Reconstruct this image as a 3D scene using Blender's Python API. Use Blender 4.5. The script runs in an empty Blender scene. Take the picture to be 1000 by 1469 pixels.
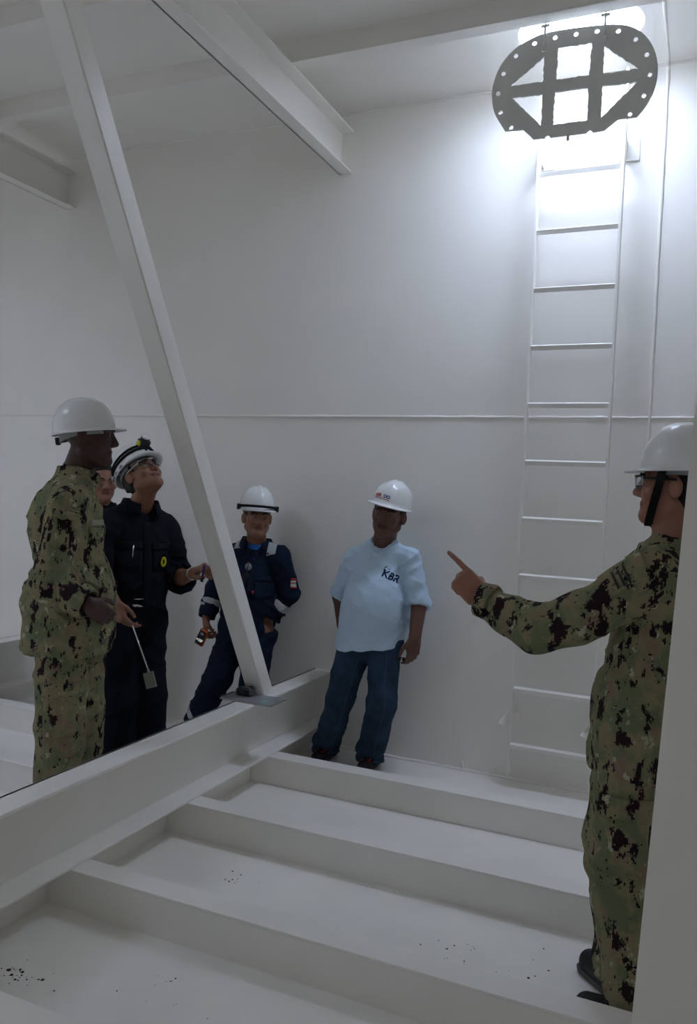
import bpy, bmesh, math, random
import numpy as np
from mathutils import Matrix, Vector

random.seed(7)
S = bpy.context.scene
C = S.collection

# ------------------------------------------------------------------ camera, sky, exposure
F_PX = 1159.5
EYE = Vector((0.0, 0.0, 1.585))
cam_d = bpy.data.cameras.new('camera')
cam_d.sensor_fit = 'HORIZONTAL'
cam_d.sensor_width = 36.0
cam_d.lens = 36.0 * F_PX / 1000.0
cam_d.clip_start = 0.05
cam = bpy.data.objects.new('camera', cam_d)
C.objects.link(cam)
_r = Vector((0.91551541, 0.39961743, 0.04623251))
_d = Vector((0.05140239, -0.00222311, -0.99867555))
_f = Vector((-0.39898537, 0.91667932, -0.02257658))
cam.matrix_world = Matrix(((_r.x, -_d.x, -_f.x, EYE.x), (_r.y, -_d.y, -_f.y, EYE.y), (_r.z, -_d.z, -_f.z, EYE.z), (0, 0, 0, 1)))
S.camera = cam

world = bpy.data.worlds.new('sky')
S.world = world
world.use_nodes = True
bg = world.node_tree.nodes['Background']
bg.inputs['Color'].default_value = (0.63, 0.745, 1.0, 1)
bg.inputs['Strength'].default_value = 42.0
S.view_settings.view_transform = 'Standard'
S.view_settings.look = 'None'
S.view_settings.gamma = 1.0
S.view_settings.use_curve_mapping = False
S.view_settings.exposure = 0.06
S.cycles.max_bounces = 12
S.cycles.diffuse_bounces = 11
S.cycles.sample_clamp_indirect = 0.0

# room dimensions (metres, floor at z = 0, the camera above the origin)
WALL_Y, CEIL = 4.60, 3.935
X0, X1, Y0 = -6.6, 1.9, -1.9
HX, HY, HL, HW = -0.67, 4.133, 0.604, 0.404          # manhole: centre, length, width

HOLES = [(HX, HY, HL, HW), (-4.55, 1.00, 0.76, 0.64)]     # the manhole over the ladder and an unseen opening added for fill light
for cx, cy, hl, hw in HOLES:
    portal_d = bpy.data.lights.new('sky_portal', 'AREA')
    portal_d.shape = 'RECTANGLE'
    portal_d.size, portal_d.size_y = hl, hw
    portal_d.cycles.is_portal = True
    portal = bpy.data.objects.new('sky_portal', portal_d)
    portal.location = (cx, cy, CEIL + 0.10)
    C.objects.link(portal)

# ------------------------------------------------------------------ materials
def mat(name, col, rough=0.5, spec=0.4, metal=0.0, bump=None, emit=None, **kw):
    m = bpy.data.materials.new(name)
    m.use_nodes = True
    nt = m.node_tree
    b = nt.nodes['Principled BSDF']
    b.inputs['Base Color'].default_value = (*col, 1)
    b.inputs['Roughness'].default_value = rough
    b.inputs['Specular IOR Level'].default_value = spec
    b.inputs['Metallic'].default_value = metal
    if emit:
        b.inputs['Emission Color'].default_value = (*emit[0], 1)
        b.inputs['Emission Strength'].default_value = emit[1]
    if 'trans' in kw:
        b.inputs['Transmission Weight'].default_value = kw['trans']
        b.inputs['IOR'].default_value = kw.get('ior', 1.45)
    if 'sheen' in kw:
        b.inputs['Sheen Weight'].default_value = kw['sheen']
    if 'var' in kw:                                   # slow tone variation of the stuff itself
        sc, amt = kw['var']
        tc = nt.nodes.new('ShaderNodeTexCoord')
        n = nt.nodes.new('ShaderNodeTexNoise'); n.inputs['Scale'].default_value = sc; n.inputs['Detail'].default_value = 2
        r = nt.nodes.new('ShaderNodeValToRGB')
        r.color_ramp.elements[0].position, r.color_ramp.elements[1].position = 0.3, 0.7
        r.color_ramp.elements[0].color = (*[c * (1 - amt) for c in col], 1)
        r.color_ramp.elements[1].color = (*[min(1, c * (1 + amt)) for c in col], 1)
        nt.links.new(tc.outputs['Object'], n.inputs['Vector'])
        nt.links.new(n.outputs['Fac'], r.inputs['Fac'])
        nt.links.new(r.outputs['Color'], b.inputs['Base Color'])
    if bump:
        sc, st, dist = bump
        tc = nt.nodes.new('ShaderNodeTexCoord')
        n = nt.nodes.new('ShaderNodeTexNoise'); n.inputs['Scale'].default_value = sc; n.inputs['Detail'].default_value = 4
        bp = nt.nodes.new('ShaderNodeBump'); bp.inputs['Strength'].default_value = st; bp.inputs['Distance'].default_value = dist
        nt.links.new(tc.outputs['Object'], n.inputs['Vector'])
        nt.links.new(n.outputs['Fac'], bp.inputs['Height'])
        nt.links.new(bp.outputs['Normal'], b.inputs['Normal'])
    return m

PAINT = (0.888, 0.863, 0.813)
M = {}
M['paint'] = mat('white_tank_paint', PAINT, 0.42, 0.4, var=(1.3, 0.03))
M['paint_beam'] = mat('white_beam_paint', PAINT, 0.36, 0.45, var=(2.5, 0.025))
M['paint_floor'] = mat('white_floor_paint', PAINT, 0.30, 0.45, var=(3.0, 0.035))
M['plate'] = mat('primer_grey_plate', (0.74, 0.745, 0.71), 0.5, 0.4, var=(6, 0.05))
M['steel'] = mat('dull_steel', (0.32, 0.33, 0.34), 0.4, 0.5, 0.9)
M['dirt'] = mat('dark_grit', (0.045, 0.035, 0.03), 0.9, 0.1)

# ------------------------------------------------------------------ mesh helpers
def link(name, me, m=None, parent=None, smooth=False):
    o = bpy.data.objects.new(name, me)
    C.objects.link(o)
    if m is not None:
        me.materials.append(m)
    if parent is not None:
        o.parent = parent
    if smooth:
        me.polygons.foreach_set('use_smooth', [True] * len(me.polygons))
    return o

def from_bm(name, bm, m=None, parent=None, smooth=False):
    bmesh.ops.recalc_face_normals(bm, faces=bm.faces)
    me = bpy.data.meshes.new(name)
    bm.to_mesh(me)
    bm.free()
    return link(name, me, m, parent, smooth)

def box_bm(bm, lo, hi, bev=0.0, mtx=None):
    r = bmesh.ops.create_cube(bm, size=1.0)
    vs = r['verts']
    for v in vs:
        v.co = Vector([lo[i] + (v.co[i] + 0.5) * (hi[i] - lo[i]) for i in range(3)])
    if bev > 0:
        es = list({e for v in vs for e in v.link_edges})
        rb = bmesh.ops.bevel(bm, geom=es, offset=bev, segments=2, affect='EDGES', profile=0.5)
        vs = list({v for f in rb['faces'] for v in f.verts} | {v for v in vs if v.is_valid})
    if mtx is not None:
        bmesh.ops.transform(bm, matrix=mtx, verts=[v for v in vs if v.is_valid])
    return vs

def box(name, lo, hi, m, parent=None, bev=0.0, mtx=None):
    bm = bmesh.new()
    box_bm(bm, lo, hi, bev, mtx)
    return from_bm(name, bm, m, parent)

def frame_from(d, up=Vector((0, 0, 1))):
    z = Vector(d).normalized()
    x = up.cross(z)
    if x.length < 1e-4:
        x = Vector((1, 0, 0)).cross(z)
    x.normalize()
    y = z.cross(x)
    return Matrix((x, y, z)).transposed()

def tube_bm(bm, pts, rad, seg=10, caps=True):
    """round tube through points; rad a number or a list."""
    pts = [Vector(p) for p in pts]
    rad = rad if isinstance(rad, (list, tuple)) else [rad] * len(pts)
    rings = []
    fr = None
    for i, p in enumerate(pts):
        a = pts[max(i - 1, 0)]; b = pts[min(i + 1, len(pts) - 1)]
        z = (b - a).normalized()
        if fr is None:
            fr = frame_from(z)
        else:
            x = fr.col[0] - z * fr.col[0].dot(z); x.normalize()
            fr = Matrix((x, z.cross(x), z)).transposed()
        rings.append([bm.verts.new(p + fr @ Vector((math.cos(t) * rad[i], math.sin(t) * rad[i], 0))) for t in [2 * math.pi * k / seg for k in range(seg)]])
    for r0, r1 in zip(rings, rings[1:]):
        for k in range(seg):
            bm.faces.new((r0[k], r0[(k + 1) % seg], r1[(k + 1) % seg], r1[k]))
    if caps:
        bm.faces.new(rings[0][::-1]); bm.faces.new(rings[-1])

def tube(name, pts, rad, m, parent=None, seg=10, smooth=True):
    bm = bmesh.new()
    tube_bm(bm, pts, rad, seg)
    return from_bm(name, bm, m, parent, smooth)

def prism_bm(bm, outline, holes, t, mtx):
    """flat plate with holes: outline and holes are (x, y) loops, thickness t along local z."""
    edges = []
    for loop in [outline] + holes:
        vs = [bm.verts.new((p[0], p[1], 0)) for p in loop]
        edges += [bm.edges.new((vs[i], vs[(i + 1) % len(vs)])) for i in range(len(vs))]
    bmesh.ops.triangle_fill(bm, use_beauty=True, use_dissolve=False, edges=edges)
    ex = bmesh.ops.extrude_face_region(bm, geom=list(bm.faces))
    vs = [g for g in ex['geom'] if isinstance(g, bmesh.types.BMVert)]
    bmesh.ops.translate(bm, verts=vs, vec=(0, 0, t))
    bmesh.ops.transform(bm, matrix=mtx, verts=list(bm.verts))

def thing(name, label, cat, loc=(0, 0, 0), group=None):
    o = bpy.data.objects.new(name, None)
    o.empty_display_size = 0.05
    o.location = loc
    C.objects.link(o)
    o['label'] = label; o['category'] = cat
    if group:
        o['group'] = group
    return o

def tag(o, label, cat, group=None):
    o['label'] = label; o['category'] = cat
    if group:
        o['group'] = group
    return o

def struct(o, label):
    o['kind'] = 'structure'
    o['label'] = label
    return o

# ------------------------------------------------------------------ the tank: floor, walls, ceiling
T = 0.02
struct(box('floor', (X0, Y0, -T), (X1, WALL_Y, 0), M['paint_floor']), 'white painted steel floor plate between the stiffeners')
wb = struct(box('wall_back', (X0, WALL_Y, -T), (X1, WALL_Y + T, CEIL + T), M['paint']), 'white painted steel wall plate behind the ladder and the men')
struct(box('wall_left', (X0 - T, Y0, -T), (X0, WALL_Y, CEIL + T), M['paint']), 'white painted steel wall plate closing the tank on the left')
struct(box('wall_right', (X1, Y0, -T), (X1 + T, WALL_Y, CEIL + T), M['paint']), 'white painted steel wall plate closing the tank on the right')
struct(box('wall_front', (X0, Y0 - T, -T), (X1, Y0, CEIL + T), M['paint']), 'white painted steel wall plate behind the viewer')

def stadium(cx, cy, L, W, n=20):
    r = W / 2; h = L / 2 - r
    return [(cx + h + r * math.cos(t), cy + r * math.sin(t)) for t in [-math.pi / 2 + math.pi * k / n for k in range(n + 1)]] + \
           [(cx - h + r * math.cos(t), cy + r * math.sin(t)) for t in [math.pi / 2 + math.pi * k / n for k in range(n + 1)]]

bm = bmesh.new()
prism_bm(bm, [(X0, Y0), (X1, Y0), (X1, WALL_Y), (X0, WALL_Y)], [stadium(*h) for h in HOLES], T, Matrix.Translation((0, 0, CEIL)))
ce = struct(from_bm('ceiling', bm, M['paint']), 'white painted steel deck overhead with an oval manhole')
for cx, cy, hl, hw in HOLES:  # the added fill-light opening gets the same rim as the manhole
    bm = bmesh.new()
    prism_bm(bm, stadium(cx, cy, hl + 0.02, hw + 0.02), [stadium(cx, cy, hl, hw)], 0.08, Matrix.Translation((0, 0, CEIL + T)))
    from_bm('opening_coaming', bm, M['paint_beam'], ce)
for dx in (-0.035, 0.0):
    box('hinge_lug', (HX - 0.01 + dx * 1.4 - 0.008, HY + HW / 2 - 0.005, CEIL - 0.05), (HX - 0.01 + dx * 1.4 + 0.008, HY + HW / 2 + 0.012, CEIL + 0.06), M['paint_beam'], ce, 0.002)

# weld beads on the wall and the deck
def bead(name, a, b, r, parent, nrm):
    a, b = Vector(a), Vector(b)
    n = max(3, int((b - a).length / 0.04))
    pts, rad = [], []
    for i in range(n + 1):
        pts.append(a.lerp(b, i / n) + Vector((random.uniform(-1, 1), random.uniform(-1, 1), random.uniform(-1, 1))) * 0.0012)
        rad.append(r * random.uniform(0.8, 1.2))
    return tube(name, pts, rad, M['paint_beam'], parent, 8)
bead('weld_seam', (X0 + 0.02, WALL_Y, 2.063), (X1 - 0.02, WALL_Y, 2.063), 0.0085, wb, None)
bead('weld_seam', (-0.276, WALL_Y, 0.05), (-0.276, WALL_Y, CEIL - 0.01), 0.009, wb, None)
bead('weld_seam', (-0.276, 4.0, CEIL), (-0.276, WALL_Y - 0.01, CEIL), 0.008, ce, None)
bead('weld_seam', (X0 + 0.02, WALL_Y - 0.004, 0.004), (X1 - 0.02, WALL_Y - 0.004, 0.004), 0.011, wb, None)
bead('weld_seam', (X0 + 0.02, WALL_Y - 0.003, CEIL - 0.003), (X1 - 0.02, WALL_Y - 0.003, CEIL - 0.003), 0.007, wb, None)

for x in (-1.20, -1.02):
    box('pad_lug', (x - 0.006, WALL_Y - 0.018, 0.012), (x + 0.006, WALL_Y, 0.055), M['paint_beam'], wb, 0.003)

# ------------------------------------------------------------------ floor stiffeners (angle bars across) and girders (channels along)
FS = [(3.820, 'first angle stiffener across the floor, nearest the ladder wall'),
      (3.065, 'second angle stiffener across the floor from the ladder wall'),
      (2.325, 'third angle stiffener across the floor, nearest in the foreground'),
      (1.580, 'fourth angle stiffener across the floor, under the corner column')]
SH = 0.15
for i, (y, lab) in enumerate(FS):
    t = thing('floor_stiffener', 'white painted ' + lab, 'beam', (0, y, 0), 'angle stiffeners across the floor')
    box('web', (X0 + 0.002, 0.0, 0.0), (X1 - 0.002, 0.011, SH - 0.011), M['paint_beam'], t)
    box('flange', (X0 + 0.002, -0.001, SH - 0.011), (X1 - 0.002, 0.103, SH), M['paint_beam'], t, 0.0025)

def girder(xw, lab):
    t = thing('floor_girder', lab, 'beam', (xw, 0, 0), 'channel girders along the floor')
    box('web', (0, Y0 + 0.002, SH), (0.012, WALL_Y - 0.002, 0.474), M['paint_beam'], t)
    box('top_flange', (-0.002, Y0 + 0.002, 0.460), (0.125, WALL_Y - 0.002, 0.474), M['paint_beam'], t, 0.003)
    box('bottom_flange', (-0.002, Y0 + 0.002, SH), (0.125, WALL_Y - 0.002, SH + 0.012), M['paint_beam'], t, 0.003)
    ys = [Y0] + [y for y, _ in FS[::-1]] + [WALL_Y]
    for a, b in zip(ys, ys[1:]):
        box('floor_web', (0, a + (0.012 if a != Y0 else 0.002), 0), (0.012, b - 0.002, SH - 0.0), M['paint_beam'], t)
    return t
girder(-2.185, 'white channel girder along the floor carrying the diagonal brace')
girder(-4.395, 'white channel girder at the left behind the left camouflage man')

# ------------------------------------------------------------------ deck stiffeners and hanging channel beams
CS = [(3.765, 'white deck stiffener overhead that the cutout plate hangs from'),
      (3.010, 'white deck stiffener overhead crossing the top left corner'),
      (2.255, 'white deck stiffener overhead, third from the ladder wall')]
for y, lab in CS:
    t = thing('deck_stiffener', lab, 'beam', (0, y, CEIL), 'angle stiffeners under the deck')
    box('web', (X0 + 0.002, 0, -0.10), (X1 - 0.002, 0.010, 0), M['paint_beam'], t)
    box('flange', (X0 + 0.002, -0.001, -0.11), (X1 - 0.002, 0.077, -0.10), M['paint_beam'], t, 0.002)

def hang_beam(xw, lab):
    t = thing('deck_beam', lab, 'beam', (xw, 0, 3.563), 'channel beams hung under the deck')
    L0, L1 = Y0 + 0.002, WALL_Y - 0.002
    box('web', (0, L0, 0), (0.010, L1, 0.262), M['paint_beam'], t)
    box('bottom_flange', (0, L0, 0), (0.088, L1, 0.011), M['paint_beam'], t, 0.003)
    box('top_flange', (0, L0, 0.251), (0.088, L1, 0.262), M['paint_beam'], t, 0.003)
    return t
hang_beam(-2.168, 'white channel beam under the deck ending at the wall near the middle')
hang_beam(-4.360, 'white channel beam under the deck ending at the far left wall')

# diagonal brace: square tube from the girder up to the hung beam, leaning toward the viewer
def brace():
    fx, w, d = -2.105, 0.104, 0.098
    p0 = Vector((0, 3.762, 0.551)); p1 = Vector((0, 2.168, 3.242))
    u = (p1 - p0).normalized()
    n = Vector((0, u.z, -u.y))                      # to the back
    za, zb = 0.474, 3.563
    bm = bmesh.new()
    vs = []
    for zz in (za, zb):
        for off in (Vector((0, 0, 0)), n * d):
            q = p0 + off
            q = q + u * ((zz - q.z) / u.z)
            for x in (fx, fx - w):
                vs.append(bm.verts.new((x, q.y, q.z)))
    a, b, c, dd, e, f, g, h = vs
    for q in ((a, b, dd, c), (e, g, h, f), (a, c, g, e), (b, f, h, dd), (a, e, f, b), (c, dd, h, g)):
        bm.faces.new(q)
    bmesh.ops.recalc_face_normals(bm, faces=bm.faces)
    bmesh.ops.bevel(bm, geom=list(bm.edges), offset=0.006, segments=2, affect='EDGES')
    tag(from_bm('diagonal_brace', bm, M['paint_beam']), 'white square diagonal brace rising from the floor girder to the deck beam', 'brace')
brace()

# column close to the viewer at the right
def column():
    y = 1.70
    bm = bmesh.new()
    pa = Vector((-0.0765, y, 0.0)); pb = Vector((-0.0765, y, 0.0))
    L = lambda z: -0.0206 - (0.19 - (z - 1.585)) * 0.0444
    vs = [bm.verts.new((L(z) + dx, y + dy, z)) for z in (0.0, CEIL) for dx, dy in ((0, 0), (0.22, 0), (0.22, 0.14), (0, 0.14))]
    bm.faces.new(vs[:4]); bm.faces.new(vs[4:])
    for k in range(4):
        bm.faces.new((vs[k], vs[(k + 1) % 4], vs[4 + (k + 1) % 4], vs[4 + k]))
    bmesh.ops.recalc_face_normals(bm, faces=bm.faces)
    bmesh.ops.bevel(bm, geom=list(bm.edges), offset=0.005, segments=2, affect='EDGES')
    tag(from_bm('column', bm, M['paint_beam']), 'white painted steel column at the right edge hiding part of the pointing man', 'column')
column()

# ------------------------------------------------------------------ ladder
def ladder():
    yl = 4.45
    t = thing('ladder', 'white vertical steel ladder on the wall below the manhole', 'ladder', (-0.685, yl, 0.07))
    ox, oz = -0.685, 0.07
    ztop = 3.87
    for s, (xa, xb) in enumerate(((-0.913, -0.898), (-0.472, -0.457))):
        box('rail', (xa - ox, -0.012, 0.0), (xb - ox, 0.048, ztop - oz), M['paint_beam'], t, 0.003)
        for zz, hh in ((3.45, 0.10), (0.40, 0.05)):
            b = box('bracket', (xa - ox + (0.004 if s == 0 else 0.002), 0.045, zz - oz), (xb - ox - (0.002 if s == 0 else 0.004), WALL_Y - yl, zz + hh - oz), M['paint_beam'], t, 0.001)
            if zz > 3:
                box('foot', (xa - ox - 0.03, WALL_Y - yl - 0.012, zz - oz - 0.01), (xb - ox + 0.06, WALL_Y - yl, zz + hh - oz + 0.01), M['paint_beam'], t, 0.002)
            else:
                bm = bmesh.new()
                vs = [bm.verts.new(p) for p in ((xa - ox - 0.055, 0.0, zz - oz - 0.05), (xa - ox - 0.005, 0.02, zz - oz - 0.075), (xb - ox + 0.03, 0.07, zz - oz - 0.02), (xb - ox + 0.03, 0.10, zz - oz + 0.01), (xa - ox - 0.015, 0.06, zz - oz + 0.01))]
                bm.faces.new(vs)
                ex = bmesh.ops.extrude_face_region(bm, geom=list(bm.faces))
                bmesh.ops.translate(bm, verts=[g for g in ex['geom'] if isinstance(g, bmesh.types.BMVert)], vec=(0, 0.006, 0.006))
                from_bm('gusset', bm, M['paint_beam'], t)
    for k in range(-1, 11):
        z = (0.404 - 0.0705 * k) * yl + 1.585 - 0.012
        bm = bmesh.new()
        box_bm(bm, (-0.899 - ox, -0.0130, -0.0130), (-0.471 - ox, 0.0130, 0.0130), 0.0018)
        bmesh.ops.rotate(bm, verts=bm.verts, cent=(0, 0, 0), matrix=Matrix.Rotation(math.radians(20), 3, 'X'))
        bmesh.ops.translate(bm, verts=bm.verts, vec=(0, 0.015, z - oz))
        from_bm('rung', bm, M['paint_beam'], t)
ladder()

# ------------------------------------------------------------------ the hanging cutout plate with its two hooks
PLATE_Y = 3.855
def plate():
    OUT = [(-0.815, 3.299), (-0.864, 3.35), (-0.953, 3.356), (-0.984, 3.404), (-1.009, 3.45), (-1.023, 3.504), (-1.025, 3.556), (-1.017, 3.607), (-0.997, 3.66), (-0.964, 3.706), (-0.923, 3.741), (-0.873, 3.766), (-0.814, 3.785), (-0.755, 3.791), (-0.673, 3.789), (-0.583, 3.784), (-0.503, 3.777), (-0.455, 3.768), (-0.4, 3.748), (-0.352, 3.713), (-0.315, 3.666), (-0.289, 3.61), (-0.276, 3.544), (-0.278, 3.488), (-0.292, 3.435), (-0.316, 3.386), (-0.354, 3.337), (-0.437, 3.339), (-0.494, 3.296)]
    n = len(OUT); sm = []
    for i in range(2, 26):                            # round the curved rim (Catmull-Rom)
        p0, p1, p2, p3 = [Vector(OUT[k % n]) for k in (max(i - 1, 2), i, i + 1, min(i + 2, 26))]
        for q in range(3):
            t = q / 3
            sm.append(tuple(0.5 * ((2 * p1) + (p2 - p0) * t + (2 * p0 - 5 * p1 + 4 * p2 - p3) * t * t + (3 * p1 - p0 - 3 * p2 + p3) * t ** 3)))
    out = OUT[:2] + sm + OUT[26:]
    lo = [(-0.545, 3.295), (-0.548, 3.303), (-0.558, 3.308), (-0.568, 3.303), (-0.572, 3.295), (-0.736, 3.296), (-0.740, 3.305), (-0.749, 3.310), (-0.758, 3.305), (-0.762, 3.297)]
    out = out + lo
    rnd = random.Random(3)
    def ragged(loop, amp=0.0026, step=0.012):
        r = []
        for i in range(len(loop)):
            a, b = Vector(loop[i]), Vector(loop[(i + 1) % len(loop)])
            k = max(1, int((b - a).length / step)); nn = Vector((-(b - a).y, (b - a).x)).normalized()
            for j in range(k):
                p = a.lerp(b, j / k)
                if j: p = p + nn * rnd.uniform(-amp, amp)
                r.append((p.x, p.y))
        return r
    wins = [[(-0.72, 3.71), (-0.569, 3.705), (-0.573, 3.56), (-0.721, 3.563)], [(-0.726, 3.506), (-0.575, 3.5), (-0.571, 3.354), (-0.726, 3.354)],
            [(-0.782, 3.68), (-0.784, 3.565), (-0.936, 3.566)], [(-0.783, 3.504), (-0.783, 3.358), (-0.927, 3.509)],
            [(-0.512, 3.681), (-0.36, 3.553), (-0.51, 3.555)], [(-0.511, 3.5), (-0.363, 3.494), (-0.511, 3.355)]]
    circ = [(-0.832, 3.75), (-0.737, 3.76), (-0.642, 3.759), (-0.548, 3.755), (-0.454, 3.738), (-0.377, 3.686), (-0.326, 3.609), (-0.309, 3.518), (-0.329, 3.428), (-0.385, 3.354), (-0.917, 3.705), (-0.973, 3.63), (-0.995, 3.539), (-0.978, 3.447), (-0.923, 3.368)]
    holes = [ragged(w) for w in wins] + [[(x + 0.0105 * math.cos(a), z + 0.0105 * math.sin(a)) for a in [2 * math.pi * k / 14 for k in range(14)]] for x, z in circ]
    t = thing('cutout_plate', 'grey steel plate with square and triangular cutouts hanging under the manhole', 'steel plate', (-0.65, PLATE_Y, 3.54))
    bm = bmesh.new()
    prism_bm(bm, out, holes, 0.008, Matrix(((1, 0, 0, 0.65), (0, 0, 1, 0), (0, 1, 0, -3.54), (0, 0, 0, 1))))
    from_bm('plate', bm, M['plate'], t)
    for x in (-0.784, -0.513):
        tube('hanger_rod', [(x + 0.65, -0.0055, 3.833 - 3.54), (x + 0.65, -0.0055, 3.715 - 3.54)], 0.0055, M['plate'], t, 8)
        box('hanger_lug', (x + 0.65 - 0.013, -0.012, 3.700 - 3.54), (x + 0.65 + 0.013, 0.0, 3.724 - 3.54), M['plate'], t, 0.003)
        box('hanger_clip', (x + 0.65 - 0.02, -0.0125, 3.812 - 3.54), (x + 0.65 + 0.02, 0.0, 3.824 - 3.54), M['plate'], t, 0.002)
    box('tab', (-0.655 + 0.65 - 0.006, 0.0, 3.272 - 3.54), (-0.655 + 0.65 + 0.006, 0.006, 3.300 - 3.54), M['plate'], t)
plate()

# ------------------------------------------------------------------ grit on the floor and the girder clutter
def grit():
    bm = bmesh.new()
    rnd = random.Random(11)
    for cx, cy, sx, sy, n, smax in GRIT:
        for _ in range(n):
            x = cx + rnd.gauss(0, sx); y = cy + rnd.gauss(0, sy); r = smax * rnd.uniform(0.2, 1) ** 2 + 0.0015
            k = rnd.randint(4, 6); a0 = rnd.uniform(0, 6)
            top = bm.verts.new((x, y, r * 0.5 + 0.001))
            ring = [bm.verts.new((x + r * rnd.uniform(.5, 1.2) * math.cos(a0 + 6.2832 * j / k), y + r * rnd.uniform(.5, 1.2) * math.sin(a0 + 6.2832 * j / k), 0.0002)) for j in range(k)]
            for j in range(k):
                bm.faces.new((top, ring[j], ring[(j + 1) % k]))
    o = from_bm('grit', bm, M['dirt'])
    o['kind'] = 'stuff'; o['label'] = 'dark paint flakes and grit scattered on the white floor'; o['category'] = 'grit'
GRIT = [(-1.93, 1.94, 0.03, 0.02, 18, 0.009), (-1.88, 1.97, .04, .03, 10, 0.006), (-0.80, 2.66, .05, .015, 14, .007), (-0.47, 2.63, .05, .03, 10, .008), (-.62, 2.75, .15, .06, 18, .003), (-1.66, 2.82, .05, .03, 10, .005), (-1.5, 2.0, .3, .08, 12, .003), (-1.47, 2.15, .01, .01, 4, .004)]
grit()

# ================================================================== figures: signed distance fields -> surface nets
def V(*a):
    return np.array(a, np.float32)

def unit(v):
    v = np.asarray(v, float)
    return v / (np.linalg.norm(v) + 1e-12)

def vnoise(p, scale, seed=0):
    """smooth value noise in 0..1, vectorised."""
    q = p * np.asarray(scale, np.float32) + seed * 17.13
    i = np.floor(q).astype(np.int64); t = q - i
    t = t * t * (3 - 2 * t)
    out = 0
    for dx in (0, 1):
        for dy in (0, 1):
            for dz in (0, 1):
                h = (i[:, 0] + dx) * 73856093 ^ (i[:, 1] + dy) * 19349663 ^ (i[:, 2] + dz) * 83492791 ^ (seed * 2654435761)
                h = (h ^ (h >> 13)) * 1274126177 & 0x7fffffff
                r = ((h ^ (h >> 16)) & 0xffff) / 65535.0
                out = out + r * (t[:, 0] if dx else 1 - t[:, 0]) * (t[:, 1] if dy else 1 - t[:, 1]) * (t[:, 2] if dz else 1 - t[:, 2])
    return out

class Field:
    """an implicit solid: capsules, ellipsoids and boxes joined smoothly, cut by planes."""
    def __init__(s):
        s.ops = []
    def cone(s, a, b, ra, rb, k=0.02, ax=None, ratio=1.0, op='u'):
        a = np.asarray(a, float); b = np.asarray(b, float)
        Mx = np.eye(3); mr = 1.0
        if ax is not None and ratio != 1.0:
            n = unit(ax); Mx = np.eye(3) + (1 / ratio - 1) * np.outer(n, n); mr = min(1.0, ratio)
        bb = Mx @ (b - a); L2 = max(float(bb @ bb), 1e-9)
        Mx32, b32, a32 = Mx.astype(np.float32), bb.astype(np.float32), a.astype(np.float32)
        def f(P):
            q = (P - a32) @ Mx32.T
            h = np.clip((q @ b32) / L2, 0, 1)
            return (np.linalg.norm(q - h[..., None] * b32, axis=-1) - (ra + (rb - ra) * h)) * mr
        r = max(ra, rb) * max(1.0, ratio) + 0.004
        s.ops.append((op, np.minimum(a, b) - r, np.maximum(a, b) + r, f, k))
        return s
    def ell(s, c, rad, R=None, k=0.02, op='u'):
        c = np.asarray(c, float); rad = np.asarray(rad, float)
        R = np.eye(3) if R is None else np.asarray(R, float)
        R32, c32, r32 = R.astype(np.float32), c.astype(np.float32), rad.astype(np.float32)
        def f(P):
            q = (P - c32) @ R32
            k0 = np.linalg.norm(q / r32, axis=-1); k1 = np.linalg.norm(q / (r32 * r32), axis=-1)
            return k0 * (k0 - 1) / np.maximum(k1, 1e-6)
        ext = np.abs(R) @ rad + 0.004
        s.ops.append((op, c - ext, c + ext, f, k))
        return s
    def box(s, c, half, R=None, rnd=0.01, k=0.01, op='u'):
        c = np.asarray(c, float); R = np.eye(3) if R is None else np.asarray(R, float)
        h32 = (np.asarray(half) - rnd).astype(np.float32); R32, c32 = R.astype(np.float32), c.astype(np.float32)
        def f(P):
            q = np.abs((P - c32) @ R32) - h32
            return np.linalg.norm(np.maximum(q, 0), axis=-1) + np.minimum(q.max(-1), 0) - rnd
        ext = np.abs(R) @ np.asarray(half, float) + 0.004
        s.ops.append((op, c - ext, c + ext, f, k))
        return s
    def plane(s, p, n, reach=0.5, k=0.0):
        """remove what lies on the side n of the plane within reach of p."""
        p = np.asarray(p, float); n = unit(n)
        n32 = n.astype(np.float32); p32 = p.astype(np.float32)
        s.ops.append(('c', p - reach, p + reach, lambda P: (P - p32) @ n32, k))
        return s
    def copy(s, grow=0.0):
        g = Field()
        for op, lo, hi, f, k in s.ops:
            if op == 'u':
                g.ops.append((op, lo - grow, hi + grow, (lambda P, f=f: f(P) - grow), k))
            else:
                g.ops.append((op, lo, hi, f, k))
        return g
    def mesh(s, vox):
        lo = np.min([o[1] for o in s.ops if o[0] == 'u'], axis=0) - 3 * vox
        hi = np.max([o[2] for o in s.ops if o[0] == 'u'], axis=0) + 3 * vox
        n = np.ceil((hi - lo) / vox).astype(int) + 1
        F = np.full(n, 0.5, np.float32)
        ax = [(lo[i] + vox * np.arange(n[i])).astype(np.float32) for i in range(3)]
        for op, a, b, f, k in s.ops:
            m = k + 2 * vox
            i0 = np.clip(np.floor((a - m - lo) / vox).astype(int), 0, n - 1)
            i1 = np.clip(np.ceil((b + m - lo) / vox).astype(int) + 1, 1, n)
            if (i1 <= i0).any():
                continue
            sl = tuple(slice(i0[i], i1[i]) for i in range(3))
            P = np.stack(np.meshgrid(ax[0][sl[0]], ax[1][sl[1]], ax[2][sl[2]], indexing='ij'), -1)
            d = f(P); A = F[sl]
            kk = max(k, 1e-5)
            if op == 'u':
                h = np.maximum(kk - np.abs(A - d), 0) / kk
                F[sl] = np.minimum(A, d) - h * h * kk * 0.25
            else:
                e = -d if op == 's' else d
                h = np.maximum(kk - np.abs(A - e), 0) / kk
                F[sl] = np.maximum(A, e) + h * h * kk * 0.25
        return surface_nets(F, lo, vox)

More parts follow.
